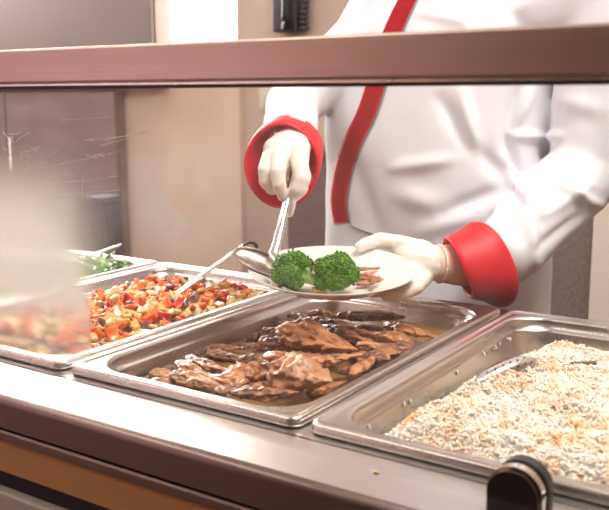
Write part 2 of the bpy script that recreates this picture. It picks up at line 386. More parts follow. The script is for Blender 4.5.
def glass_material():
    m = bpy.data.materials.new('sneeze_glass'); m.use_nodes = True; nt = m.node_tree; nt.nodes.clear(); N = lambda t, **k: nn(nt, t, **k); Lk = nt.links.new
    out = N('ShaderNodeOutputMaterial'); tr = N('ShaderNodeBsdfTransparent'); tr.inputs[0].default_value = (.975,.985,.98,1)
    gl = N('ShaderNodeBsdfGlossy'); gl.inputs['Roughness'].default_value = .02
    fr = N('ShaderNodeFresnel'); fr.inputs[0].default_value = 1.35
    geo = N('ShaderNodeNewGeometry'); fm = N('ShaderNodeMath', operation='MULTIPLY_ADD')   # inner face does not mirror
    inv = N('ShaderNodeMath', operation='SUBTRACT'); inv.inputs[0].default_value = 1; Lk(geo.outputs['Backfacing'], inv.inputs[1]); Lk(fr.outputs[0], fm.inputs[0]); Lk(inv.outputs[0], fm.inputs[1]); fm.inputs[2].default_value = 0
    mx = N('ShaderNodeMixShader'); Lk(fm.outputs[0], mx.inputs[0]); Lk(tr.outputs[0], mx.inputs[1]); Lk(gl.outputs[0], mx.inputs[2])
    # greasy film whose pale colour puts haze over everything below the rail
    df = N('ShaderNodeBsdfDiffuse'); df.inputs[0].default_value = (.95,.88,.84,1); tl = N('ShaderNodeBsdfTranslucent'); tl.inputs[0].default_value = (.95,.88,.84,1)
    add = N('ShaderNodeMixShader'); add.inputs[0].default_value = .5; Lk(df.outputs[0], add.inputs[1]); Lk(tl.outputs[0], add.inputs[2])
    tc = N('ShaderNodeTexCoord'); nz = N('ShaderNodeTexNoise'); nz.inputs['Scale'].default_value = 7; nz.inputs['Detail'].default_value = 6; Lk(tc.outputs['Object'], nz.inputs['Vector'])
    mr = N('ShaderNodeMapRange'); mr.inputs['From Min'].default_value = .3; mr.inputs['From Max'].default_value = .75; mr.inputs['To Min'].default_value = FILM[0]; mr.inputs['To Max'].default_value = FILM[1]; Lk(nz.outputs['Fac'], mr.inputs['Value'])
    m2 = N('ShaderNodeMixShader'); Lk(mr.outputs['Result'], m2.inputs[0]); Lk(mx.outputs[0], m2.inputs[1]); Lk(add.outputs[0], m2.inputs[2]); Lk(m2.outputs[0], out.inputs[0])
    MATS['sneeze_glass'] = m
FILM = (.012, .035)
glass_material()
def fog_material(X83, Zlo, Zmid, Zhi, x0):
    m = bpy.data.materials.new('condensation'); m.use_nodes = True; nt = m.node_tree; nt.nodes.clear(); N = lambda t, **k: nn(nt, t, **k); Lk = nt.links.new
    out = N('ShaderNodeOutputMaterial'); tr = N('ShaderNodeBsdfTransparent')
    df = N('ShaderNodeBsdfDiffuse'); df.inputs[0].default_value = (.92,.89,.84,1); tl = N('ShaderNodeBsdfTranslucent'); tl.inputs[0].default_value = (.95,.92,.86,1)
    ad = N('ShaderNodeMixShader'); ad.inputs[0].default_value = .6; Lk(df.outputs[0], ad.inputs[1]); Lk(tl.outputs[0], ad.inputs[2])
    rf = N('ShaderNodeBsdfRefraction'); rf.inputs['IOR'].default_value = 1.05; rf.inputs['Roughness'].default_value = .42
    tc = N('ShaderNodeTexCoord'); sp = N('ShaderNodeSeparateXYZ'); Lk(tc.outputs['Object'], sp.inputs[0])
    nz = N('ShaderNodeTexNoise'); nz.inputs['Scale'].default_value = 16; nz.inputs['Detail'].default_value = 3; Lk(tc.outputs['Object'], nz.inputs['Vector'])
    def mp(src, a, b, c, d, smooth=True):
        k = N('ShaderNodeMapRange'); k.interpolation_type = 'SMOOTHSTEP' if smooth else 'LINEAR'
        for s, v in zip(('From Min','From Max','To Min','To Max'), (a,b,c,d)): k.inputs[s].default_value = v
        Lk(src, k.inputs['Value']); return k.outputs['Result']
    def mth(op, a, b):
        k = N('ShaderNodeMath', operation=op)
        for i, v in enumerate((a, b)):
            if isinstance(v, (int, float)): k.inputs[i].default_value = v
            else: Lk(v, k.inputs[i])
        return k.outputs[0]
    X, Z = sp.outputs['X'], sp.outputs['Z']
    # right edge: crisp low down, soft higher up
    soft = mp(Z, Zlo+.03, Zmid+.03, .008, .15)
    d = mth('ADD', mth('DIVIDE', mth('SUBTRACT', X83, X), soft), .45)
    edge = mp(mth('ADD', d, mth('MULTIPLY', mth('SUBTRACT', nz.outputs['Fac'], .5), .5)), 0, 1, 0, 1)
    bot = mp(Z, Zlo-.030, Zlo-.010, 0, 1)
    top = mp(Z, Zmid, Zhi, 1, .04)
    low = mp(Z, Zlo+.01, Zlo+.06, .36, .95)
    a = mth('MULTIPLY', mth('MULTIPLY', edge, bot), mth('MULTIPLY', top, low))
    msk = mth('MULTIPLY', edge, mth('MULTIPLY', bot, mp(Z, Zmid, Zhi, 1, 0)))
    m1 = N('ShaderNodeMixShader'); Lk(msk, m1.inputs[0]); Lk(tr.outputs[0], m1.inputs[1]); Lk(rf.outputs[0], m1.inputs[2])
    m2 = N('ShaderNodeMixShader'); Lk(a, m2.inputs[0]); Lk(m1.outputs[0], m2.inputs[1]); Lk(ad.outputs[0], m2.inputs[2]); Lk(m2.outputs[0], out.inputs[0])
    MATS['condensation'] = m
e83 = py(84, 320, YG-.002); fog_material(e83.x, py(83, 349, YG).z, py(40, 235, YG).z, py(40, 135, YG).z, 0)
gp = link('glass_pane', box(bmnew(), XL+.01, XR-.01, YG, YG+.006, ZT+.004, zb-.002), 'sneeze_glass', rl, smooth=False, origin=(0,0,0))
bm = bmnew(); vs = [bm.verts.new(p) for p in ((XL+.02, YG+.0064, ZT+.006), (e83.x+.10, YG+.0064, ZT+.006), (e83.x+.10, YG+.0064, zb-.004), (XL+.02, YG+.0064, zb-.004))]; bm.faces.new(vs)
link('condensation', bm, 'condensation', gp, smooth=False, origin=(0,0,0))

# thin pale marks laid on the surface of the glass
bm = bmnew()
def mark_line(pxs, w):
    pts = [py(x, y, YG-.0004) for x, y in pxs]; pts = smoothpath(pts, 4)
    for a, b in zip(pts, pts[1:]):
        d = (b-a).normalized(); n = Vector((-d.z, 0, d.x))*w*.5*random.uniform(.4, 1)
        bm.faces.new([bm.verts.new(p) for p in (a-n, b-n, b+n, a+n)])
for s, w in [([(35,169),(60,164),(90,158),(125,150)], .0006), ([(85,140),(105,139),(125,136),(150,131)], .0014), ([(83,176),(82,185),(82,198)], .0007),
             ([(3,132),(10,140),(14,144)], .0022), ([(14,144),(20,138),(30,132)], .0012), ([(20,150),(22,158),(25,170)], .0016), ([(26,150),(28,160),(27,172)], .0010), ([(30,148),(40,147)], .0010),
             ([(52,153),(62,149)], .0008), ([(85,154),(95,158),(103,153)], .001), ([(108,157),(112,152)], .0008), ([(40,184),(80,181),(118,176)], .0005), ([(3,148),(8,150)], .001), ([(22,152),(30,151),(38,149)], .0018), ([(20,157),(31,155)], .0016), ([(24,160),(29,166)], .0016), ([(92,157),(99,154),(104,157)], .0016), ([(8,134),(14,134),(20,133)], .0016), ([(60,120),(110,117)], .0004), ([(45,196),(120,190)], .0004), ([(100,66+80),(150,132)], .0010), ([(12,136),(13,143)], .003)]: mark_line(s, w)
m = mat('mark_white', (.9,.86,.82), .8)
link('pale_marks', bm, 'mark_white', gp, smooth=False, origin=(0,0,0))

# glass clamp: two black plates with a chrome rim between
cp = pz(518, 515, ZT); cp = py(518, 490, YG); CX = cp.x; HW = .0225; CT = py(518, 463, YG).z
cl = empty('glass_clamp', (CX, YG, ZT), 'black rounded glass clamp with chrome rim on the counter edge', 'clamp')
def arch(y0, y1, hw, zt_, z0, inset=0):
    n = 40; pr = [(hw, z0)]+[(hw*math.cos(math.pi*k/n), zt_-hw+hw*math.sin(math.pi*k/n)) for k in range(n+1)]+[(-hw, z0)]
    bm = bmnew(); loft([[Vector((CX+x, y, z)) for x, z in pr] for y in (y0, y1)], True, bm)
    bmesh.ops.bevel(bm, geom=[e for e in bm.edges if len({round(v.co.y, 5) for v in e.verts}) == 1], offset=.0012, segments=2, affect='EDGES'); return bm
link('front_plate', arch(YG-.014, YG-.006, HW-.002, CT-.0022, ZT+.001), 'black_gloss', cl, smooth=False)
link('chrome_rim', arch(YG-.0085, YG-.0005, HW, CT, ZT+.001), 'chrome', cl, smooth=False)
link('back_plate', arch(YG+.0065, YG+.018, HW, CT, ZT+.001), 'black_rubber', cl, smooth=False)

# ------------------------------------------------------------ roast meat
gv = link('gravy', bmnew() if False else loft([rrect(.034, .291, .034, .505, .04, -.060), rrect(.0295, .2955, .0295, .5095, .045, -.036)], True), 'gravy', smooth=False)
tag(gv, 'glossy brown gravy pooled around the roast meat', 'gravy', kind='stuff')
def meat_piece(p0, p1, w, hgt, kind, label, seed, mname='roast_skin', lift=0, bend=0):
    """p0 thick end, p1 thin end, world points"""
    p0, p1 = Vector(p0), Vector(p1); L = (p1-p0).length; d = (p1-p0).normalized(); up = Vector((0,0,1)); side = d.cross(up).normalized()*-1; upv = side.cross(d)*-1
    if upv.z < 0: upv = -upv
    bm = bmnew(); nr, ns = 44, 32; rings = []
    for i in range(nr):
        t = i/(nr-1)
        if kind == 'leg': r = (math.sin(math.pi*min(1, (t+.06)*1.25/1.32)) ** .7 if t < .62 else 0)
        if kind == 'leg':
            r = math.sqrt(max(0, 1-((t-.32)/.34)**2)) if t < .32 else (1-.62*min(1, ((t-.32)/.42))**1.1 if t < .74 else .38+.12*math.sin((t-.74)/.26*math.pi*.75))
            if t > .94: r *= math.sqrt(max(.02, 1-((t-.94)/.06)**2))
        elif kind == 'flat': r = math.sqrt(max(0, 1-(2*t-1)**2)) ** .8*(1.08-.35*t)
        else: r = math.sqrt(max(0, 1-((t-.42)/.42)**2)) ** .9 if t < .42 else max(.06, 1-((t-.42)/.6)**1.4)
        c = p0+d*L*t+side*bend*math.sin(math.pi*t)*L+up*lift*t
        rings.append([c+(side*math.cos(a)*w/2+upv*math.sin(a)*hgt/2)*max(r, .03) for a in [2*math.pi*k/ns for k in range(ns)]])
    loft(rings, True, bm)
    for v in bm.verts:
        t_ = (v.co-p0).dot(d); nrm = v.co-(p0+d*max(0, min(L, t_))); sd_ = nrm.dot(side)/(w/2); loc_ = Vector((t_, nrm.dot(side), nrm.dot(upv)))
        q = Vector((loc_.x*45+seed*7.3, loc_.y*70, loc_.z*70+seed)); fib = noise.noise(Vector((t_*28+seed*3, loc_.y*190+2*noise.noise(q), loc_.z*190)))
        k = noise.noise(q)*.42+noise.noise(q*2.3)*.30+noise.noise(q*5)*.26-abs(noise.noise(q*3.3+Vector((3,1,0))))*.35+.08+fib*.40-.25*math.exp(-(noise.noise(q*.7+Vector((9,0,0)))/.07)**2)
        v.co += nrm*max(-.5, k*.78)
    me = bpy.data.meshes.new('m'); bmesh.ops.recalc_face_normals(bm, faces=bm.faces); bm.to_mesh(me); bm.free()
    o = link('roast_meat_piece', me, mname); s = o.modifiers.new('s', 'SUBSURF'); s.levels = 1; s.render_levels = 1
    return tag(o, label, 'meat', 'roast meat pieces in the gravy')
K = 'leg'; FL = 'flat'; BR = 'breast'
# (x0,y0 thick end px, x1,y1 thin end px, screen width px, kind, material, z, label)
meats = [
 (150,371,180,380, 13, FL, 'roast_pale', -.030, 'small pale roast piece in the front left corner of the pan'),
 (172,374,222,389, 17, FL, 'roast_pale', -.022, 'pale flat roast slice along the front rim, left end'),
 (176,362,232,384, 12, K, 'roast_skin', -.018, 'long tan leg slanting behind the pale front slice'),
 (186,357,232,373, 12, FL, 'roast_dark', -.020, 'dark glazed slice behind the slanting tan leg'),
 (207,352,256,361, 11, K, 'roast_dark', -.030, 'dark slender leg half sunk in gravy at left rear'),
 (234,346,274,350, 10, FL, 'roast_dark', -.036, 'narrow dark slice lying in gravy at left rear'),
 (222,382,272,366, 21, FL, 'roast_skin', -.018, 'ragged textured piece left of the large thigh'),
 (216,393,248,380, 9, K, 'roast_dark', -.012, 'thin dark end pointing at the front rim'),
 (228,392,300,392, 13, BR, 'roast_dark', -.014, 'long dark glossy strip along the front rim'),
 (272,368,352,386, 34, BR, 'roast_pale', -.004, 'largest plump thigh near the front right corner'),
 (262,356,342,362, 13, FL, 'roast_skin', -.000, 'flat shiny slice lying over the large thigh'),
 (300,364,366,352, 11, K, 'roast_skin', .002, 'leg with thin curved end beside the right rim'),
 (354,376,384,350, 9, K, 'roast_skin', -.008, 'short upturned end hooked against the right rim'),
 (284,326,358,350, 27, BR, 'roast_skin', -.002, 'big ridged breast in the middle of the pan'),
 (258,341,302,345, 14, FL, 'roast_dark', -.020, 'dark piece tucked left of the big ridged breast'),
 (262,330,300,336, 10, FL, 'roast_dark', -.016, 'flat dark slice at the left edge of the middle pile'),
 (298,320,362,330, 11, BR, 'roast_skin', -.010, 'long tan slice behind the big ridged breast'),
 (336,316,406,317, 13, FL, 'roast_dark', -.010, 'dark slice topmost at the rear of the pile'),
 (414,342,354,331, 12, K, 'roast_skin', -.004, 'slender orange brown leg at the right rear'),
 (384,324,432,336, 13, BR, 'roast_skin', -.014, 'brown piece near the rear right corner'),
 (370,358,418,344, 17, FL, 'roast_dark', -.008, 'rounded dark piece against the right rim'),
 (356,345,392,349, 11, FL, 'roast_pale', -.008, 'small pale piece right of the big ridged breast'),
 (410,330,446,339, 9, K, 'roast_skin', -.020, 'small leg end in the rear right corner'),
 (322,326,372,343, 10, K, 'roast_dark', -.004, 'dark slender leg lying over the ridged breast'),
 (346,357,378,360, 13, FL, 'roast_dark', -.014, 'dark lump under the curved leg end'),
 (338,372,368,366, 10, FL, 'roast_dark', -.022, 'small dark slice between the thigh and right rim'),
 (300,342,344,352, 12, FL, 'roast_dark', -.018, 'dark slice below the big ridged breast'),
 (250,366,286,374, 14, FL, 'roast_dark', -.022, 'dark chunk under the ragged textured piece'),
 (276,312,312,322, 9, FL, 'roast_dark', -.022, 'low dark slice at the far left of the rear pile'),
 (306,312,346,318, 9, K, 'roast_skin', -.024, 'low tan leg under the rearmost dark slice'),
]
for i, (x0, y0, x1, y1, w, kd, mt, z, lb) in enumerate(meats):
    a, b = pz(x0, y0, z), pz(x1, y1, z); D = ((a+b)/2-CAM).dot(CF); hh = w/FPX*D
    for q in (a, b): q.x = min(max(q.x, .036), .288); q.y = min(max(q.y, .034), .505)
    meat_piece(a, b, hh*1.6, hh*.95, kd, lb, i, mt, bend=random.uniform(-.06, .06))

fr_ = random.Random(11); nf = 0
while nf < 34:
    sx, sy = fr_.uniform(165, 420), fr_.uniform(322, 388)
    p = pz(sx, sy, -.030)
    if not (.05 < p.x < .275 and .05 < p.y < .47): continue
    a_ = fr_.uniform(-.5, .9); L_ = fr_.uniform(.045, .080); d_ = Vector((math.cos(a_+.6), math.sin(a_+.6), fr_.uniform(-.1,.1)))*L_*.5
    meat_piece(p-d_, p+d_, fr_.uniform(.016,.024), fr_.uniform(.010,.016), fr_.choice(['flat','breast','leg']), 'small roast scrap lying low in the gravy between larger pieces', 200+nf, fr_.choice(['roast_dark','roast_skin','roast_dark']), bend=fr_.uniform(-.1,.1))['group'] = 'small roast scraps low in the gravy'
    nf += 1
# ------------------------------------------------------------ vegetables
VX0, VX1 = -.340, -.012
def inpan(x, y, x0, x1, m=.032):
    return x0+m < x < x1-m and PY0+m < y < PY1-m
def veg_h(x, y):
    u = (x-(VX0+VX1)/2)/.135; v = (y-.27)/.235
    return -.030+.024*max(0, 1-u**4)*max(0, 1-v**6)+.008*noise.noise(Vector((x*18, y*18, 1)))
def heap(name, x0, x1, hf, zb_, m, label, cat, n=46):
    bm = bmnew(); xs_ = np.linspace(x0+.027, x1-.027, n); ys_ = np.linspace(PY0+.027, PY1-.027, int(n*1.6)); g = {}
    for i, x in enumerate(xs_):
        for j, y in enumerate(ys_):
            g[i, j] = bm.verts.new((x, y, hf(x, y)))
    for i in range(len(xs_)-1):
        for j in range(len(ys_)-1): bm.faces.new((g[i,j], g[i+1,j], g[i+1,j+1], g[i,j+1]))
    be = [e for e in bm.edges if len(e.link_faces) == 1]
    r = bmesh.ops.extrude_edge_only(bm, edges=be)
    for v in [q for q in r['geom'] if isinstance(q, bmesh.types.BMVert)]:
        v.co.z = zb_; v.co.x += (.006 if v.co.x < (x0+x1)/2 else -.006); v.co.y += (.006 if v.co.y < .27 else -.006)
    o = link(name, bm, m); return tag(o, label, cat, kind='stuff')
heap('vegetable_bed', VX0, VX1, lambda x, y: veg_h(x, y)-.010, -.062, 'veg_bed', 'chopped vegetables packed underneath the top pieces in the left pan', 'vegetables')
def slab_mesh(lx, ly, th, bend, seed):
    bm = bmnew(); nx, ny = 5, 4; rings = []
    G = {}
    for s in (0, 1):
        for i in range(nx):
            for j in range(ny):
                x = (i/(nx-1)-.5)*lx; y = (j/(ny-1)-.5)*ly
                c = noise.noise(Vector((x*120+seed*9, y*120, s*.3)))
                y *= 1+.25*noise.noise(Vector((x*70, seed*3.1, 0))); x *= 1+.2*noise.noise(Vector((y*70, seed*1.7, 5)))
                G[s,i,j] = bm.verts.new((x, y, (s-.5)*th+bend*(x*x)/(lx*lx)*4+c*.0012))
    for i in range(nx-1):
        for j in range(ny-1):
            bm.faces.new((G[0,i,j], G[0,i,j+1], G[0,i+1,j+1], G[0,i+1,j])); bm.faces.new((G[1,i,j], G[1,i+1,j], G[1,i+1,j+1], G[1,i,j+1]))
    for i in range(nx-1):
        for j, f in ((0, 0), (ny-1, 1)): bm.faces.new((G[0,i,j], G[0,i+1,j], G[1,i+1,j], G[1,i,j]))
    for j in range(ny-1):
        for i in (0, nx-1): bm.faces.new((G[0,i,j], G[0,i,j+1], G[1,i,j+1], G[1,i,j]))
    bmesh.ops.recalc_face_normals(bm, faces=bm.faces)
    bmesh.ops.bevel(bm, geom=[e for e in bm.edges if e.calc_face_angle(0) > .9], offset=.0011, segments=1, affect='EDGES')
    return bm
def cut_mesh(bm, name, m):
    me = bpy.data.meshes.new(name); bmesh.ops.recalc_face_normals(bm, faces=bm.faces); bm.to_mesh(me); bm.free(); me.materials.append(MATS[m]); me.polygons.foreach_set('use_smooth', [True]*len(me.polygons)); return me
kinds = {
 'red_pepper_piece': ([cut_mesh(slab_mesh(.019, .016, .0045, .003, k), 'red_pepper_piece', 'pepper_red') for k in range(4)]+[cut_mesh(slab_mesh(.022, .015, .0045, .004, 9), 'red_pepper_piece', 'pepper_dark_red')], 'orange red diced pepper piece in the mixed vegetables', 'pepper', 'diced red pepper pieces'),
 'yellow_squash_piece': ([cut_mesh(slab_mesh(.020, .014, .007, .001, 20+k), 'yellow_squash_piece', 'squash_yellow' if k % 2 else 'squash_pale') for k in range(5)], 'pale yellow chopped squash piece in the mixed vegetables', 'squash', 'chopped yellow squash pieces'),
 'aubergine_piece': ([cut_mesh(slab_mesh(.022, .014, .007, .002, 40+k), 'aubergine_piece', 'aubergine') for k in range(3)], 'dark brown aubergine chunk in the mixed vegetables', 'aubergine', 'dark aubergine chunks'),
 'onion_slice': ([cut_mesh(slab_mesh(.024, .007, .003, .007, 60+k), 'onion_slice', 'onion_purple') for k in range(2)], 'curved purple edged onion slice in the mixed vegetables', 'onion', 'purple onion slices')}
pts = []
tries = 0
while len(pts) < 640 and tries < 60000:
    tries += 1
    x, y = random.uniform(VX0+.028, VX1-.028), random.uniform(PY0+.028, PY1-.028)
    if all((x-a)**2+(y-b)**2 > .0108**2 for a, b in pts): pts.append((x, y))
cnt = {k: 0 for k in kinds}
for x, y in pts:
    c = noise.noise(Vector((x*22, y*22, 3)))
    r = random.random()+c*.25
    k = 'red_pepper_piece' if r < .44 else 'yellow_squash_piece' if r < .91 else 'aubergine_piece' if r < 1.01 else 'onion_slice'
    if cnt[k] >= 298: k = 'yellow_squash_piece' if k == 'red_pepper_piece' else 'aubergine_piece'
    cnt[k] += 1; mesh, lb, ct, gr = kinds[k]
    o = bpy.data.objects.new(k, random.choice(mesh)); COL.objects.link(o)
    o.location = (x, y, veg_h(x, y)+random.uniform(-.004, .005)); o.rotation_euler = (random.gauss(0, .65), random.gauss(0, .65), random.uniform(0, 6.28)); s = random.uniform(.75, 1.08); o.scale = (s, s, s*.85)
    tag(o, lb, ct, gr)

# leafy greens and pale pieces in the next pan
GX0, GX1 = -.690, -.352
def green_h(x, y):
    u = (x-(GX0+GX1)/2)/.145; v = (y-.27)/.245
    return -.030+.030*max(0, 1-u**4)*max(0, 1-v**6)+.012*max(0, 1-((x+.42)/.09)**2)*max(0, 1-((y-.46)/.09)**2)
heap('greens_bed', GX0, GX1, lambda x, y: green_h(x, y)-.008, -.062, 'leaf_green', 'green vegetables filling the pan beneath the top leaves', 'vegetables', 30)
bm = bmnew()
for k in range(420):
    x, y = random.uniform(GX0+.035, GX1-.035), random.uniform(.20, PY1-.035)
    c = Vector((x, y, green_h(x, y)+random.uniform(-.004, .010))); a = random.uniform(0, 6.28); L = random.uniform(.022, .042); d = Vector((math.cos(a), math.sin(a), random.uniform(-.3, .5))).normalized()
    s = d.cross(Vector((0,0,1))).normalized(); u = s.cross(d); W = random.uniform(.007, .014); prev = None; cur = random.uniform(-1.5, 1.5); n = 7
    for i in range(n):
        t = i/(n-1)-.5; w = W*math.sqrt(max(.05, 1-(2*t)**2)); ctr = c+d*L*t+u*cur*L*(t*t)*.8; rf = .0022*math.sin(i*2.2+k)
        row = [[bm.verts.new(ctr+s*w*q+u*(abs(q)*.35*w+rf*q+h)) for q in (-1, -.4, .4, 1)] for h in (0, .0008)]
        if prev:
            for q in range(3):
                bm.faces.new((prev[0][q], prev[0][q+1], row[0][q+1], row[0][q])); bm.faces.new((prev[1][q], row[1][q], row[1][q+1], prev[1][q+1]))
        prev = row
tag(link('leafy_greens', bm, 'leaf_green'), 'bright curled leafy greens heaped in the pan beyond the steamy glass', 'greens', kind='stuff')
bm = bmnew(); ellip(bm, (0,0,0), (.024,.013,.010), n=2)
for v in bm.verts: v.co *= 1+.2*noise.noise(v.co*90)
pm = cut_mesh(bm, 'potato_wedge', 'potato')
for k in range(34):
    o = bpy.data.objects.new('potato_wedge', pm); COL.objects.link(o)
    x, y = random.uniform(GX0+.04, GX1-.04), random.uniform(.05, .33)
    o.location = (x, y, green_h(x, y)+.006); o.rotation_euler = (random.uniform(-.4,.4), random.uniform(-.4,.4), random.uniform(0, 6.28))
    tag(o, 'pale yellow potato wedge behind the steamy part of the glass', 'potato', 'potato wedges beside the greens')

# ------------------------------------------------------------ broccoli florets
def floret(name, c, R, label, stem_dir, seed, group=None, sq=1.0):
    c = Vector(c); t = empty(name, c-Vector((0,0,R*.8)), label, 'broccoli', group); rs = random.Random(seed)
    bm = bmnew(); lob = []
    for k in range(15):
        th = rs.uniform(0, 6.28); ph = math.acos(rs.uniform(-.55, 1)); dd = Vector((math.sin(ph)*math.cos(th), math.sin(ph)*math.sin(th), math.cos(ph)))
        p = c+Vector((dd.x*R*.62, dd.y*R*.62, dd.z*R*.58*sq)); r = R*rs.uniform(.30, .42); lob.append((p, r)); ellip(bm, p, (r, r, r), n=2)
    ellip(bm, c, (R*.68, R*.68, R*.6*sq), n=2)
    core = melt(bm, R*.07, 3)
    bm = bmnew(); bm.from_mesh(core); bpy.data.meshes.remove(core); bm.verts.ensure_lookup_table(); bm.normal_update()
    sites = [(v.co.copy(), v.normal.copy()) for v in bm.verts if v.normal.dot(stem_dir) < .75]
    rs.shuffle(sites); used = []
    cell = {}
    for p, n_ in sites:
        key = tuple(int(q/.0028) for q in p)
        if any((p-q).length_squared < .0027**2 for dx in (-1,0,1) for dy in (-1,0,1) for dz in (-1,0,1) for q in cell.get((key[0]+dx, key[1]+dy, key[2]+dz), ())): continue
        cell.setdefault(key, []).append(p); used.append((p, n_))
    V = np.array([(1,0,0),(-1,0,0),(0,1,0),(0,-1,0),(0,0,1),(0,0,-1)], float)
    ico = bmesh.new(); bmesh.ops.create_icosphere(ico, subdivisions=1, radius=1); iv = [v.co.copy() for v in ico.verts]; fi = [[v.index for v in f.verts] for f in ico.faces]; ico.free()
    for p, n_ in used:
        r = rs.uniform(.0013, .0021); q = p+n_*rs.uniform(-.0006, .0028); vs = [bm.verts.new(q+v*r) for v in iv]
        for f in fi: bm.faces.new([vs[i] for i in f])
    link('crown', bm, 'broccoli_bud', t)
    bm = bmnew(); sd = Vector(stem_dir).normalized(); e = c+sd*R*1.25
    capsule(bm, c, R*.32, e, R*.24)
    for k in range(6):
        th = k*1.05; o_ = Vector((math.cos(th), math.sin(th), rs.uniform(-.2,.8)))*R*.62; capsule(bm, c+sd*R*.9, R*.13, c+o_+sd*R*.12, R*.12)
    link('stem', melt(bm, R*.05, 4), 'broccoli_stem', t)
    return t

# ------------------------------------------------------------ plate
PC = Vector((.138, .366, .0465)); TILT = 5.5
ax = Vector((.8322, .5544, 0)); PM = Matrix.Translation(PC) @ Matrix.Rotation(R_(TILT), 4, ax)
RP = .1180
prof = [(0,.0035),(.070,.0035),(.078,.0045),(.088,.0095),(.098,.0150),(.110,.0190),(.1160,.0212),(RP,.0222),(RP+.0004,.0209),(.1160,.0187),(.108,.0155),(.098,.0110),(.086,.0050),(.078,.0005),(.060,.0002),(.058,-.0022),(.054,-.0022),(.052,.0002),(0,.0002)]
pl = link('dinner_plate', lathe(prof, 96, PM), 'plate_china'); tag(pl, 'white china plate with broccoli held by the gloved hand', 'plate')
def onplate(x, y, h): # px on the plane at height h above the plate's well
    n = (PM.to_3x3() @ Vector((0,0,1))); o_ = PM @ Vector((0,0,.0035+h)); d = ray(x, y); t = (o_-CAM).dot(n)/d.dot(n); return CAM+d*t
floret('broccoli_floret', onplate(293, 273, .026), .0300, 'left green broccoli floret on the plate under the spoon', Vector((.75, .35, -.25)), 3, sq=1.12)
floret('broccoli_floret', onplate(336, 275, .026), .0325, 'right rounder green broccoli floret on the plate', Vector((-.7, .35, -.3)), 5, sq=.98)
a, b = onplate(366, 282, .010), onplate(378, 272, .012)
meat_piece(onplate(352, 276, .010), onplate(381, 281, .010), .022, .014, 'flat', 'x', 77, 'roast_skin'); o = COL.objects[-1]
o.name = 'meat_strip'; tag(o, 'shredded brown meat strip right of the broccoli on the plate', 'meat', 'meat strips on the plate')
o = meat_piece(onplate(352, 270, .012), onplate(381, 268, .016), .012, .006, 'leg', 'x', 78, 'roast_skin'); o.name = 'meat_strip'; tag(o, 'thin curled reddish meat strip behind the right floret', 'meat', 'meat strips on the plate')
o = meat_piece(onplate(304, 268, .014), onplate(328, 264, .016), .022, .010, 'flat', 'x', 79, 'roast_dark'); o.name = 'meat_strip'; tag(o, 'dark meat strip between the two broccoli florets', 'meat', 'meat strips on the plate')
mat('meat_pink', (.34,.10,.07), .35, var=(.62,.34,.27), scale=70, bump=1, bscale=200, coat=.2)
for k, (x0, y0, x1, y1, h, w_, mt, lb) in enumerate([(356,284,384,279,.008,.013,'roast_skin','brown shredded meat lump at the right edge of the broccoli'), (362,278,378,270,.012,.010,'meat_pink','pinkish meat shred slanting up right of the broccoli'), (310,266,326,261,.014,.012,'meat_pink','pinkish meat shred behind the gap between the florets'), (372,284,380,276,.012,.008,'roast_dark','small dark meat tip rightmost on the plate')]):
    o = meat_piece(onplate(x0, y0, h), onplate(x1, y1, h), w_, w_*.8, 'flat', 'x', 300+k, mt); o.name = 'meat_strip'; tag(o, lb, 'meat', 'meat strips on the plate')
for k, (x, y, lb) in enumerate([(276, 286, 'pale yellow squash bit at the left of the left floret'), (318, 290, 'pale yellow squash bit between the two florets')]):
    o = bpy.data.objects.new('yellow_squash_piece', kinds['yellow_squash_piece'][0][k]); COL.objects.link(o); o.location = onplate(x, y, .005); o.rotation_euler = (.2, .1, k); o.scale = (.8,.8,.8)
    tag(o, lb, 'squash')

RX0, RX1 = .337, .662
def rice_h(x, y):
    u = min(1, max(0, (x-.352-.014*noise.noise(Vector((y*9, 2, 0)))-.05*max(0, (y-.1))*.6)/.085)); v = min(1, max(0, (y-.010)/.06)); w = min(1, max(0, (.520-y)/.075))
    s = lambda q: q*q*(3-2*q)
    k = max(0, min(1, (y-.05)/.42))
    return -.058+(.056-.020*k)*s(u)**.7*(.62+.38*s(v))*s(w)**.6+.013*noise.noise(Vector((x*14, y*14, 4)))*s(u)+.007*noise.noise(Vector((x*45, y*45, 9)))*s(u)+.005*noise.noise(Vector((x*90, y*90, 3)))*s(u)

# ------------------------------------------------------------ serving spoons
def spoon_bowl(M, L, W, D, th=.0012):
    bm = bmnew(); nr, ns = 12, 32; outer = []; inner = []
    for side, off in (('o', 0), ('i', th)):
        rings = []
        for i in range(nr+1):
            t = i/nr; r = math.sin(t*math.pi/2)
            z = -D*(math.cos(t*math.pi/2))**1.2
            rings.append([Vector((math.cos(a)*L/2*r*(1-off/L*2), math.sin(a)*W/2*r*(1-off/W*2)*(1-.12*math.cos(a)), z+off*(1-t))) for a in [2*math.pi*k/ns for k in range(ns)]])
        (outer if side == 'o' else inner).extend(rings)
    rr = inner[::-1][:-1] ; full = outer[1:][::-1]
    seq = [outer[k] for k in range(1, nr+1)]+[inner[k] for k in range(nr, 0, -1)]
    loft(seq, True, bm)
    for v in bm.verts: v.co = M @ v.co
    return bm
def basis(xa, za, o):
    x = Vector(xa).normalized(); z = Vector(za); z = (z-x*z.dot(x)).normalized(); y = z.cross(x); return Matrix(((x.x,y.x,z.x,o.x),(x.y,y.y,z.y,o.y),(x.z,y.z,z.z,o.z),(0,0,0,1)))
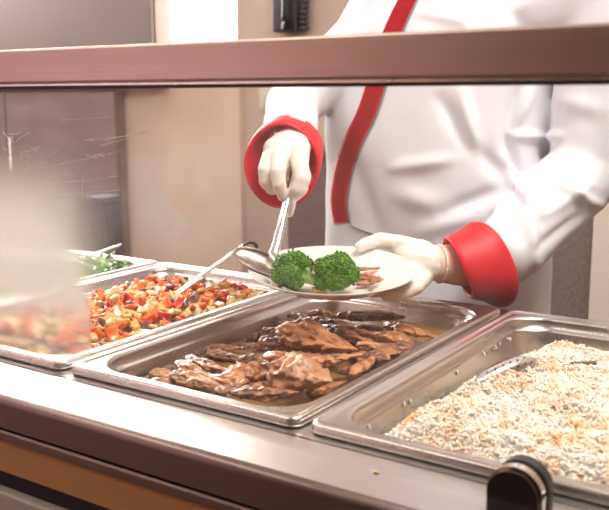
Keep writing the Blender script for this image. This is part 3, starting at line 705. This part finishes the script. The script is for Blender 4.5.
# spoon held over the plate: tip at left
tip = pd(233, 250, 1.262); heel = pd(298, 275, 1.248); mid = (tip+heel)/2
M = basis(heel-tip, Vector((.15, -.42, 1)), mid)
sp = empty('serving_spoon', mid, 'steel serving spoon held over the left rim of the plate', 'spoon')
link('bowl', spoon_bowl(M, (heel-tip).length, .046, .011), 'steel_spoon', sp)
h0 = pd(274, 256, 1.255); path = smoothpath([pd(283, 264, 1.245), h0, pd(276, 246, 1.265), pd(281, 225, 1.285), pd(287, 200, 1.300), pd(293, 178, 1.315), pd(299, 158, 1.335)], 5)
link('handle', tube(path, [.0092-.0024*min(1, k/12) for k in range(len(path))], 14, flat=.75), 'steel_bright', sp)
# spoon left lying in the vegetables
a = pz(172, 297, -.006); b = py(243, 246, .50)
sp2 = empty('serving_spoon', a, 'steel spoon with long flat handle standing in the diced vegetables', 'spoon')
d = (b-a)
link('handle', tube([a-d*.08+Vector((0,0,-.004)), a, a+d*.5, b, b+d.normalized()*.006+Vector((.006,0,.002))], [.0050, .0058, .0056, .0056, .0045], 12, flat=.45), 'steel_bright', sp2)
link('hook', tube(smoothpath([b, b+Vector((.010,.004,.006)), b+Vector((.020,.008,.004)), b+Vector((.022,.009,-.004))], 5), .0042, 10, flat=.6), 'black_rubber', sp2)
M = basis(-d, Vector((.1,-.2,1)), a-d.normalized()*.032+Vector((0,0,-.012))); link('bowl', spoon_bowl(M, .08, .055, .014), 'steel_bright', sp2)
# spoon in the greens
a = pz(40, 268, .0); b = py(121, 245, .60)
a = py(30, 276, .40)
sp3 = empty('serving_spoon', a, 'thin steel spoon handle rising out of the leafy greens', 'spoon'); d = b-a
link('handle', tube([a, a+d*.5, b-d*.06, b], [.0036, .0042, .0046, .005], 10, flat=.6), 'steel_bright', sp3)
M = basis(-d, Vector((0,0,1)), a-d.normalized()*.03+Vector((0,0,-.008))); link('bowl', spoon_bowl(M, .075, .05, .014), 'steel_bright', sp3)
# spoon half buried in the rice
def onrice(x, y, up=0):
    d_ = ray(x, y); t = .6
    while t < 1.8:
        p = CAM+d_*t
        if p.z < rice_h(p.x, p.y)+up: return p
        t += .002
    return p
a, b = onrice(474, 387, .001), onrice(535, 363, .006)
M = basis(a-b, Vector((.25,-.75,.75)), (a+b)/2+Vector((0,0,.002)))
sp4 = empty('serving_spoon', (a+b)/2, 'slotted steel spoon half buried in the white rice', 'spoon')
bm = bmnew(); L = (b-a).length
rings = []
for i in range(25):
    t = i/24; x = -L/2+L*t; w = .016*(max(.001, 1-(2*t-1)**4))**.6*(1-.35*t); z = .006*math.sin(math.pi*t)
    rings.append([M @ Vector((x, w*q, z+.006*(1-q*q)+h)) for q, h in [(-1,0),(-.6,0),(-.2,0),(.2,0),(.6,0),(1,0),(1,-.0012),(.6,-.0012),(.2,-.0012),(-.2,-.0012),(-.6,-.0012),(-1,-.0012)]])
loft(rings, True, bm); bw = link('bowl', bm, 'steel_bright', sp4)
bm = bmnew()
for k in range(12):
    t = .15+k*.06; p = M @ Vector((-L/2+L*t, .004*(-1)**k, .006*math.sin(math.pi*t)+.0063)); n_ = M.to_3x3() @ Vector((0,0,1)); tube([p-n_*.0004, p+n_*.0004], .0011, 8, bm)
link('drain_holes', bm, 'black_rubber', sp4)
hb = onrice(574, 364, .004); he = onrice(594, 363, .006)
link('handle', tube([b, (b+hb)/2+Vector((0,0,-.014)), hb, he], [.003,.004,.005,.0045], 10, flat=.5), 'steel_fascia', sp4)

# ------------------------------------------------------------ rice
heap('rice_bed', RX0, RX1, lambda x, y: rice_h(x, y)-.003, -.064, 'rice_grain', 'white rice packed under the loose top grains', 'rice', 90)
N = 24000
gx = rng.uniform(RX0+.030, RX1-.030, N); gy = rng.uniform(PY0+.030, PY1-.030, N)
keep = np.array([rice_h(a_, b_) > -.052 for a_, b_ in zip(gx, gy)]); gx, gy = gx[keep], gy[keep]; N = len(gx)
gz = np.array([rice_h(a_, b_) for a_, b_ in zip(gx, gy)])+rng.uniform(-.003, .0042, N)
extra = [(360,425),(352,430),(366,392),(472,333),(477,333),(480,345),(487,337),(482,347),(467,352),(475,341),(459,372),(408,406)]
ns = 6; prof_t = np.array([-1, -.62, 0, .62, 1]); prof_r = np.array([.0, .78, 1, .74, .0])
loc = [(-1,0,0)]+[(t, r*math.cos(2*math.pi*k/ns), r*math.sin(2*math.pi*k/ns)) for t, r in zip(prof_t[1:4], prof_r[1:4]) for k in range(ns)]+[(1,0,0)]
loc = np.array(loc)
az = rng.uniform(0, 2*np.pi, N); el = rng.normal(.15, .75, N)
d = np.stack([np.cos(az)*np.cos(el), np.sin(az)*np.cos(el), np.sin(el)], 1); s_ = np.stack([-np.sin(az), np.cos(az), np.zeros(N)], 1); u_ = np.cross(d, s_)
Lh = rng.uniform(.0029, .0042, N); Rh = rng.uniform(.0011, .00145, N)
co = np.stack([gx, gy, gz], 1)[:, None, :] + d[:, None, :]*(loc[None, :, 0:1]*Lh[:, None, None]) + s_[:, None, :]*(loc[None, :, 1:2]*Rh[:, None, None]) + u_[:, None, :]*((loc[None, :, 2:3]+.35*(1-loc[None, :, 0:1]**2))*Rh[:, None, None])
nv = len(loc); F = []
for k in range(ns): F.append((0, 1+(k+1) % ns, 1+k))
for r in range(2):
    for k in range(ns): a_, b_ = 1+r*ns+k, 1+r*ns+(k+1) % ns; F += [(a_, b_, b_+ns), (a_, b_+ns, a_+ns)]
for k in range(ns): F.append((nv-1, 1+2*ns+k, 1+2*ns+(k+1) % ns))
F = np.array(F); faces = (F[None]+(np.arange(N)*nv)[:, None, None]).reshape(-1, 3)
me = bpy.data.meshes.new('rice'); me.vertices.add(N*nv); me.vertices.foreach_set('co', co.reshape(-1).astype('f'))
me.loops.add(len(faces)*3); me.loops.foreach_set('vertex_index', faces.reshape(-1).astype('i')); me.polygons.add(len(faces)); me.polygons.foreach_set('loop_start', np.arange(0, len(faces)*3, 3, dtype='i'))
me.update(calc_edges=True); me.validate()
patch = np.array([noise.noise(Vector((a_*26, b_*26, 11)))*.7+noise.noise(Vector((a_*70, b_*70, 2)))*.5 for a_, b_ in zip(gx, gy)])
tone = np.clip(rng.beta(1.3, 3.2, N)*.8+patch*1.3+.04, 0, 1); at = me.attributes.new('tone', 'FLOAT', 'POINT'); at.data.foreach_set('value', np.repeat(tone, nv).astype('f'))
tag(link('rice', me, 'rice_grain'), 'white rice with tan toasted grains heaped in the pan', 'rice', kind='stuff')
gm = bmnew()
ellip(gm, (0,0,0), (.0036,.0012,.0012), n=2); gm = cut_mesh(gm, 'rice_grain', 'rice_grain')
for x, y in extra:
    z = -.02; p = pz(x, y, z)
    # stuck on the pan's inner left wall
    p = pz(x, y, -.024); p.x = max(p.x, .3655)
    o = bpy.data.objects.new('rice_grain', gm); COL.objects.link(o); o.location = (.3645, p.y, -.022-.004*random.random()); o.rotation_euler = (0, random.uniform(.8,1.6), random.uniform(0, 3)); o.scale = (1,1,1)
    tag(o, 'single rice grain stuck on the inner wall of the rice pan', 'rice', 'stray rice grains on the pan wall')
for x, y, z_, lb in [(376, 472, ZT+.001, 'tiny yellow crumb on the counter edge in front of the rice')]:
    bm = bmnew(); c = pz(x, y, z_); ellip(bm, c, (.0030,.0018,.0010), n=2); tag(link('crumb', bm, 'squash_yellow'), lb, 'crumb')

# ------------------------------------------------------------ the cook
CB = Vector((.15, .88, FZ))
cook = empty('person', CB, 'person in white jacket with red cuffs and latex gloves, spooning broccoli onto a plate', 'person')
shR, elR, wrR = Vector((-.018, .86, .47)), pd(291, 106, 1.66), pd(290, 142, 1.385)
shL, elL, wrL = Vector((.375, .85, .46)), pd(587, 168, 1.50), pd(448, 263, 1.345)
def crease(me, lst, amp_noise=.004, regions=None, fine=True):
    n = len(me.vertices); me.calc_loop_triangles() if hasattr(me, 'calc_loop_triangles') else None
    nor = [v.normal.copy() for v in me.vertices]; new = []
    for v, nr in zip(me.vertices, nor):
        sx, sy = toscreen(v.co); h = 0
        for (x0, y0, x1, y1, w, a) in lst:
            w = w*.8
            dx, dy = x1-x0, y1-y0; L2 = dx*dx+dy*dy; t = max(0, min(1, ((sx-x0)*dx+(sy-y0)*dy)/L2)); q = math.hypot(sx-x0-dx*t, sy-y0-dy*t)
            if q < w*2.6: h += a*math.exp(-(q/w)**2)*(1-.55*abs(2*t-1)**2)
        p = v.co; h2 = amp_noise*(noise.noise(Vector((p.x*9, p.y*9, p.z*5)))+.6*noise.noise(Vector((p.x*20+4, p.y*20, p.z*13))))
        new.append(p+nr*(h*.001+h2))
    for v, c in zip(me.vertices, new): v.co = c
# jacket
bm = bmnew()
tor = [(-.34, .205, .15, .135), (-.22, .215, .16, .15), (-.08, .212, .16, .155), (.06, .208, .155, .15), (.2, .208, .15, .145), (.33, .212, .14, .148), (.42, .205, .125, .15), (.49, .165, .10, .155), (.53, .09, .075, .16)]
rings = []
for z, hw, hd, cx_ in tor:
    cx_ = .056; hw *= 1.05; r = []
    for k in range(48):
        a_ = 2*math.pi*k/48; ca, sa = math.cos(a_), math.sin(a_); e_ = .82
        r.append(Vector((cx_+hw*math.copysign(abs(ca)**e_, ca), .87+hd*math.copysign(abs(sa)**e_, sa), z)))
    rings.append(r)
loft(rings, True, bm)
chain(bm, [((.02, .87, .455), .072), (shR, .066), ((shR+elR)/2+Vector((0, 0, 0)), .056), (elR, .049), ((elR+wrR)/2, .048), (wrR.lerp(elR, .22), .045)])
cuffL_back = pd(496, 262, 1.405)
chain(bm, [((.20, .87, .45), .078), (shL, .080), ((shL+elL)/2, .074), (elL, .067), (elL.lerp(cuffL_back, .5), .062), (cuffL_back.lerp(elL, .12), .056)])
capsule(bm, (.07, .87, .53), .075, (.07, .86, .57), .068)
jm = melt(bm, .0058, 9, .6)
jm.update()
fl = [(318,92,330,150, 10, 3), (440,100,470,150, 9, -10), (462,92,476,150, 9, 12), (478,150,512,185, 10, -9), (520,85,506,150, 6, -14), (508,137,520,176, 5, -16), (512,136,560,136, 5, 12), (530,92,518,122, 7, 10),
      (510,178,540,212, 7, 10), (545,145,572,185, 9, -5), (560,190,600,205, 6, 8), (520,176,552,168, 6, -5), (548,176,578,196, 5, 9), (505,200,520,240, 7, -8), (528,200,535,262, 7, 9), (494,210,512,196, 5, 8), (445,212,500,190, 9, -9), (395,168,450,160, 8, 8), (400,195,440,205, 14, 9),
      (545,215,590,185, 7, 7), (535,250,580,215, 6, -7), (420,12,470,22, 8, 8), (478,0,472,34, 6, -10), (523,0,505,32, 7, 9), (440,8,425,32, 6, -6), (560,100,600,110, 12, 6), (590,60,585,120, 9, -5), (337,38,352,8, 5, 4), (350,30,372,4, 6, -4),
      (352,160,380,235, 12, -4), (420,232,480,215, 10, 6), (278,110,300,96, 6, 4), (268,125,300,112, 5, -4)]
fl = [(a,b,c,d_,w_,h_*1.0) for a,b,c,d_,w_,h_ in fl]
crease(jm, fl, .0038)
jk = link('jacket', jm, 'jacket_white', cook, origin=CB)
bv = BVHTree.FromPolygons([v.co.copy()+CB for v in jm.vertices], [p.vertices[:] for p in jm.polygons])
def cast(x, y, off=.0016):
    d_ = ray(x, y).normalized(); h = bv.ray_cast(CAM, d_)
    return (h[0]+h[1]*off) if h[0] is not None else CAM+ray(x, y)*1.55
path = [Vector((x, y, 0)) for x, y in [(420,-24),(407,2),(399,18),(390,40),(381,68),(374,92),(366,115),(354,140),(345,165),(341,185),(339,203),(342,223)]]; path = smoothpath(path, 7)
wd = [15.5+3*math.sin(math.pi*k/len(path)) for k in range(len(path))]; rows = []; edge = []
for i, p in enumerate(path):
    d_ = (path[min(i+1, len(path)-1)]-path[max(0, i-1)]).normalized(); n_ = Vector((d_.y, -d_.x, 0))
    if n_.x < 0: n_ = -n_
    rows.append([cast(p.x+n_.x*wd[i]*(q/6-.5), p.y+n_.y*wd[i]*(q/6-.5), .0022) for q in range(7)]); edge.append(cast(p.x+n_.x*(wd[i]*.5+1.2), p.y+n_.y*(wd[i]*.5+1.2), .002))
# even out the rows so the band lies flat
bm = bmnew(); G = [[bm.verts.new(p) for p in r] for r in rows]
for a_, b_ in zip(G, G[1:]):
    for q in range(6): bm.faces.new((a_[q], b_[q], b_[q+1], a_[q+1]))
g = bmesh.ops.solidify(bm, geom=bm.faces[:], thickness=.0012)
link('red_placket', bm, 'red_cloth', jk, origin=CB)
e2 = [cast(x, y, .002) for x, y in [(352,226),(362,230),(374,234)]]
o = link('piping', tube(edge+e2, .0015, 6), 'piping_grey', jk, origin=CB)
# cuffs
def cuff(rings, name='cuff'):
    bm = bmnew(); R2 = []
    for c, n_, ru, rv, u in rings:
        n_ = Vector(n_).normalized(); u = Vector(u); u = (u-n_*u.dot(n_)).normalized(); v = n_.cross(u); R2.append([Vector(c)+u*math.cos(a_)*ru+v*math.sin(a_)*rv for a_ in [2*math.pi*k/48 for k in range(48)]])
    loft(R2, False, bm)
    for v in bm.verts: 
        k = noise.noise(v.co*14)*.003; v.co += Vector((k, k, k*.5))
    me = bpy.data.meshes.new(name); bmesh.ops.recalc_face_normals(bm, faces=bm.faces); bm.to_mesh(me); bm.free()
    o = link(name, me, 'red_cloth', cook, origin=CB); s = o.modifiers.new('t', 'SOLIDIFY'); s.thickness = .0025; s.offset = 0; q = o.modifiers.new('s', 'SUBSURF'); q.levels = 1; q.render_levels = 1
    tag(o, 'red turned back cuff'); return o
cL = pd(457, 268, 1.355)
axL = (CR*.90+CU*.42).normalized(); axL2 = (axL+CF*.60).normalized()
B_ = pd(488, 265, 1.375)
cuff([(cL.lerp(B_, .5), axL, .046, .046, CU), (cL.lerp(B_, .06), axL, .0475, .046, CU), (cL, axL, .050, .048, CU), (cL.lerp(B_, .30), (axL+CF*.15).normalized(), .055, .052, CU), (cL.lerp(B_, .7), (axL+CF*.45).normalized(), .061, .058, CU), (B_, axL2, .073, .056, CU), (B_.lerp(cL, -.06), axL2, .071, .055, CU), (B_, axL2, .062, .050, CU)])
cR0 = pd(281, 167, 1.345); cR1 = pd(291, 142, 1.42); axR = (cR0-cR1).normalized(); axR2 = (axR*.5-CF*1.0).normalized()
cuff([(cR1, axR, .049, .047, CR), (cR0.lerp(cR1, .6), axR, .056, .056, CR), (cR0.lerp(cR1, .15), axR2, .0565, .065, CR), (cR0, axR2, .0555, .065, CR), (cR0.lerp(cR1, .06), axR2, .051, .060, CR), (cR0.lerp(cR1, .35), axR2, .044, .052, CR), (cR0.lerp(cR1, .8), axR, .034, .036, CR)])

# gloves
def fing(bm, *p): chain(bm, [(pd(x, y, D), r) for x, y, D, r in p])
bm = bmnew()
fing(bm, (293,132,1.385,.0265), (291,143,1.36,.027), (285,156,1.335,.026)); fing(bm, (296,146,1.35,.024), (296,160,1.325,.019)); fing(bm, (284,148,1.35,.026), (273,163,1.33,.019)); fing(bm, (276,150,1.34,.020), (284,165,1.33,.022))
fing(bm, (270,158,1.315,.0135), (266,170,1.305,.0125), (266,181,1.305,.0108), (272,189,1.315,.0095))                  # middle finger
fing(bm, (279,156,1.310,.0140), (278,172,1.292,.0122), (279,184,1.290,.0105), (283,196,1.300,.0085))                 # index finger
fing(bm, (299,150,1.325,.0160), (300,166,1.300,.0128), (302,180,1.292,.0125), (298,190,1.293,.0118), (293,194,1.298,.0090))   # thumb
fing(bm, (290,160,1.345,.0120), (293,180,1.345,.0105), (291,198,1.335,.0092), (289,212,1.325,.0078))                 # ring finger
fing(bm, (300,160,1.350,.0120), (305,176,1.350,.0100), (302,190,1.340,.0088), (296,196,1.335,.0080))                 # little finger
g_ = melt(bm, .0017, 3, .5)
for v in g_.vertices: v.co += v.normal*.0009*noise.noise(v.co*85)
tag(link('glove', g_, 'glove_latex', cook, origin=CB), 'white latex glove gripping the spoon')
bm = bmnew()
fing(bm, (429,263,1.350,.0290), (422,261,1.348,.0270), (408,258,1.345,.0230)); fing(bm, (424,270,1.345,.021), (410,270,1.335,.0185)); fing(bm, (424,253,1.352,.019), (412,250,1.350,.018), (396,248,1.352,.013))
fing(bm, (420,250,1.350,.0165), (398,243,1.350,.0130), (379,240,1.348,.0115), (366,244,1.335,.0098), (360,247,1.330,.0080))       # thumb on the rim
def under(x, y, h): 
    n_ = (PM.to_3x3() @ Vector((0,0,1))); o_ = PM @ Vector((0,0,h)); d_ = ray(x, y); t = (o_-CAM).dot(n_)/d_.dot(n_); return CAM+d_*t
for k, (x0, y0, x1, y1, x2, y2) in enumerate([(412,268,398,273,378,271), (416,272,402,281,380,282), (420,276,408,287,386,291), (426,278,417,288,400,296)]):
    a_ = pd(x0, y0, 1.335); r = (.0112, .0112, .0105, .0092)[k]
    chain(bm, [(a_, r+.001), (under(x1, y1, -.002), r), (under(x2, y2, -.010), r*.85), (under(x2-14, y2+1, -.012), r*.75)])
g_ = melt(bm, .0018, 3, .5)
for v in g_.vertices: v.co += v.normal*.0009*noise.noise(v.co*85+Vector((5,0,0)))
gl_ = link('glove', g_, 'glove_latex', cook, origin=CB); tag(gl_, 'white latex glove holding the plate')
c = pd(439, 264, 1.352); n_ = (pd(470, 262, 1.37)-pd(420, 262, 1.345)).normalized(); u, v_ = frame(n_)
bm = tube([c+(u*math.cos(t)*.0290+v_*math.sin(t)*.0290) for t in [2*math.pi*k/40 for k in range(41)]], .0013, 8)
o = link('rolled_edge', bm, 'glove_latex', gl_, origin=CB)

# body: one skin (head, neck, slim trunk, arms, legs)
bm = bmnew()
HC = Vector((.07, .82, .74))
ellip(bm, HC, (.074, .092, .105)); ellip(bm, HC+Vector((0,-.02,-.055)), (.055,.062,.06)); capsule(bm, HC+Vector((0,-.088,.0)), .010, HC+Vector((0,-.104,-.028)), .014)
for s in (-1, 1): ellip(bm, HC+Vector((s*.076, .01, -.008)), (.010,.020,.032)); ellip(bm, HC+Vector((s*.03,-.072,.028)), (.022,.014,.008))
ellip(bm, HC+Vector((0,-.077,-.062)), (.024,.012,.010)); capsule(bm, (.07,.85,.70), .055, (.07,.87,.5), .062)
ellip(bm, (.07,.87,.3), (.15,.10,.2)); ellip(bm, (.07,.87,.0), (.15,.10,.24)); ellip(bm, (.07,.88,-.12), (.16,.11,.12))
for s in (-1, 1): chain(bm, [((.07+s*.09,.88,-.12), .085), ((.07+s*.10,.87,-.45), .055), ((.07+s*.10,.89,-.80), .040), ((.07+s*.11,.83,-.86), .038)])
chain(bm, [((.03,.87,.44), .055), (shR, .050), (elR, .037), (wrR, .026), (pd(291,140,1.37), .024)])
chain(bm, [((.20,.87,.43), .055), (shL, .052), (elL, .034), (elL.lerp(cuffL_back, .75), .032), (pd(480,263,1.385), .037), (pd(458,264,1.368), .0345), (pd(438,264,1.352), .0282)])
link('body', melt(bm, .006, 5, .5), 'skin', cook, origin=CB)
for s in (-1, 1):
    bm = bmnew(); ellip(bm, HC+Vector((s*.030,-.080,.012)), (.011,.008,.008), n=2); link('eye', bm, 'eye_white', cook, origin=CB)
bm = bmnew(); ellip(bm, HC+Vector((0,-.087,-.060)), (.020,.006,.006), n=2); link('mouth', bm, 'lip', cook, origin=CB)
bm = bmnew(); ellip(bm, HC+Vector((0,.014,.028)), (.080,.092,.092)); link('hair', melt(bm, .006, 4), 'hair_brown', cook, origin=CB)
link('hat', lathe([(0,.05),(.083,.05),(.086,.055),(.086,.12),(.105,.15),(.115,.19),(.10,.23),(.05,.25),(0,.252)], 40, Matrix.Translation(HC+Vector((0,.01,0)))), 'jacket_white', cook, origin=CB)
bm = bmnew()
ellip(bm, (.07,.88,-.20), (.165,.12,.14))
for s in (-1, 1): chain(bm, [((.07+s*.085,.88,-.15), .10), ((.07+s*.10,.87,-.45), .080), ((.07+s*.10,.89,-.84), .066)])
link('trousers', melt(bm, .009, 4), 'trousers', cook, origin=CB)
for s in (-1, 1):
    bm = bmnew(); chain(bm, [((.07+s*.10,.91,-.852), .046), ((.07+s*.115,.80,-.862), .038)])
    sh = melt(bm, .006, 4)
    for v in sh.vertices: v.co.z = max(v.co.z, FZ+.001)
    link('shoe', sh, 'shoe', cook, origin=CB)

# ------------------------------------------------------------ light
def area(name, loc, to, sx, sy, P, col=(1,1,1)):
    l = bpy.data.lights.new(name, 'AREA'); l.shape = 'RECTANGLE'; l.size = sx; l.size_y = sy; l.energy = P; l.color = col
    o = bpy.data.objects.new(name, l); COL.objects.link(o); o.location = loc; o.rotation_euler = (Vector(to)-Vector(loc)).to_track_quat('-Z', 'Y').to_euler(); return o
w = bpy.data.worlds.new('w'); SC.world = w; w.use_nodes = True; bg = w.node_tree.nodes['Background']; bg.inputs[0].default_value = (1,.98,.95,1); bg.inputs[1].default_value = 7
area('daylight_high_window', ((W2[0]+W2[1])/2, YB+.05, (W2[2]+W2[3])/2), (0, 0, 0), 2.0, .75, 160, (1,.97,.93))
# thin steam over the hot vegetables
m = bpy.data.materials.new('steam'); m.use_nodes = True; nt = m.node_tree; nt.nodes.clear(); o_ = nn(nt, 'ShaderNodeOutputMaterial'); vs_ = nn(nt, 'ShaderNodeVolumeScatter'); vs_.inputs['Color'].default_value = (1,.98,.95,1)
tc = nn(nt, 'ShaderNodeTexCoord'); mp_ = nn(nt, 'ShaderNodeMapping'); mp_.inputs['Scale'].default_value = (1, 1, .55); nz = nn(nt, 'ShaderNodeTexNoise'); nz.inputs['Scale'].default_value = 11; nz.inputs['Detail'].default_value = 4; nz.inputs['Distortion'].default_value = 1.2
nt.links.new(tc.outputs['Object'], mp_.inputs[0]); nt.links.new(mp_.outputs[0], nz.inputs['Vector'])
r_ = nn(nt, 'ShaderNodeMapRange'); r_.inputs['From Min'].default_value = .50; r_.inputs['From Max'].default_value = .72; r_.inputs['To Max'].default_value = 9; nt.links.new(nz.outputs['Fac'], r_.inputs['Value'])
ln = nn(nt, 'ShaderNodeVectorMath', operation='LENGTH'); mp2 = nn(nt, 'ShaderNodeMapping'); mp2.inputs['Scale'].default_value = (1/.17, 1/.20, 1/.13); nt.links.new(tc.outputs['Object'], mp2.inputs[0]); nt.links.new(mp2.outputs[0], ln.inputs[0])
f_ = nn(nt, 'ShaderNodeMapRange'); f_.inputs['From Min'].default_value = 1; f_.inputs['From Max'].default_value = .3; nt.links.new(ln.outputs['Value'], f_.inputs['Value'])
mu = nn(nt, 'ShaderNodeMath', operation='MULTIPLY'); nt.links.new(r_.outputs['Result'], mu.inputs[0]); nt.links.new(f_.outputs['Result'], mu.inputs[1]); nt.links.new(mu.outputs[0], vs_.inputs['Density']); nt.links.new(vs_.outputs[0], o_.inputs['Volume'])
MATS['steam'] = m
SCn = Vector((-.20, .42, .135)); bm = bmnew(); ellip(bm, SCn, (.17, .20, .13))
tag(link('steam', bm, 'steam', origin=SCn), 'thin white steam rising over the diced vegetables', 'steam', kind='stuff')
area('daylight_window', ((W1[0]+W1[1])/2, YB+.05, (W1[2]+W1[3])/2), (0, 0, .2), .44, .5, 14, (1,.97,.93))
area('counter_lamp', (1.0, .15, 1.6), (.35, .3, 0), .9, .4, 30, (1,.95,.90))
area('rail_wall_fill', (-3.0, -1.9, 1.85), (-3.2, -3.6, .4), 1.2, .5, 80, (1,.90,.88))  # added fill without fixture, brightens the wall that the rail mirrors
area('jacket_fill', (-1.0, -.9, 1.88), (-.4, 1.2, 0), 1.6, .6, 20, (1,.93,.88))  # added fill without fixture, lifts the front of the jacket
area('kitchen_fill', (1.0, 1.5, 1.85), (.6, 1.4, 0), .9, .6, 9, (1,.95,.9))  # added soft fill on the kitchen side, no fixture there

# ------------------------------------------------------------ camera
cam = bpy.data.cameras.new('camera'); co_ = bpy.data.objects.new('camera', cam); COL.objects.link(co_); SC.camera = co_
cam.sensor_width = 36; cam.lens = 36*FPX/609; cam.clip_start = .02
Mx = Matrix(((CR.x, CU.x, -CF.x, CAM.x), (CR.y, CU.y, -CF.y, CAM.y), (CR.z, CU.z, -CF.z, CAM.z), (0,0,0,1))); co_.matrix_world = Mx
cam.dof.use_dof = True; cam.dof.focus_distance = 1.18; cam.dof.aperture_fstop = 9.0
SC.view_settings.view_transform = 'Standard'; SC.view_settings.look = 'None'; SC.view_settings.exposure = 0.1; SC.view_settings.gamma = 1
SC.view_settings.use_curve_mapping = False
SC.cycles.volume_bounces = 0; SC.cycles.use_denoising = True; SC.cycles.max_bounces = 10; SC.cycles.transparent_max_bounces = 16; SC.cycles.sample_clamp_indirect = 6
SC.cycles.caustics_reflective = False; SC.cycles.caustics_refractive = False
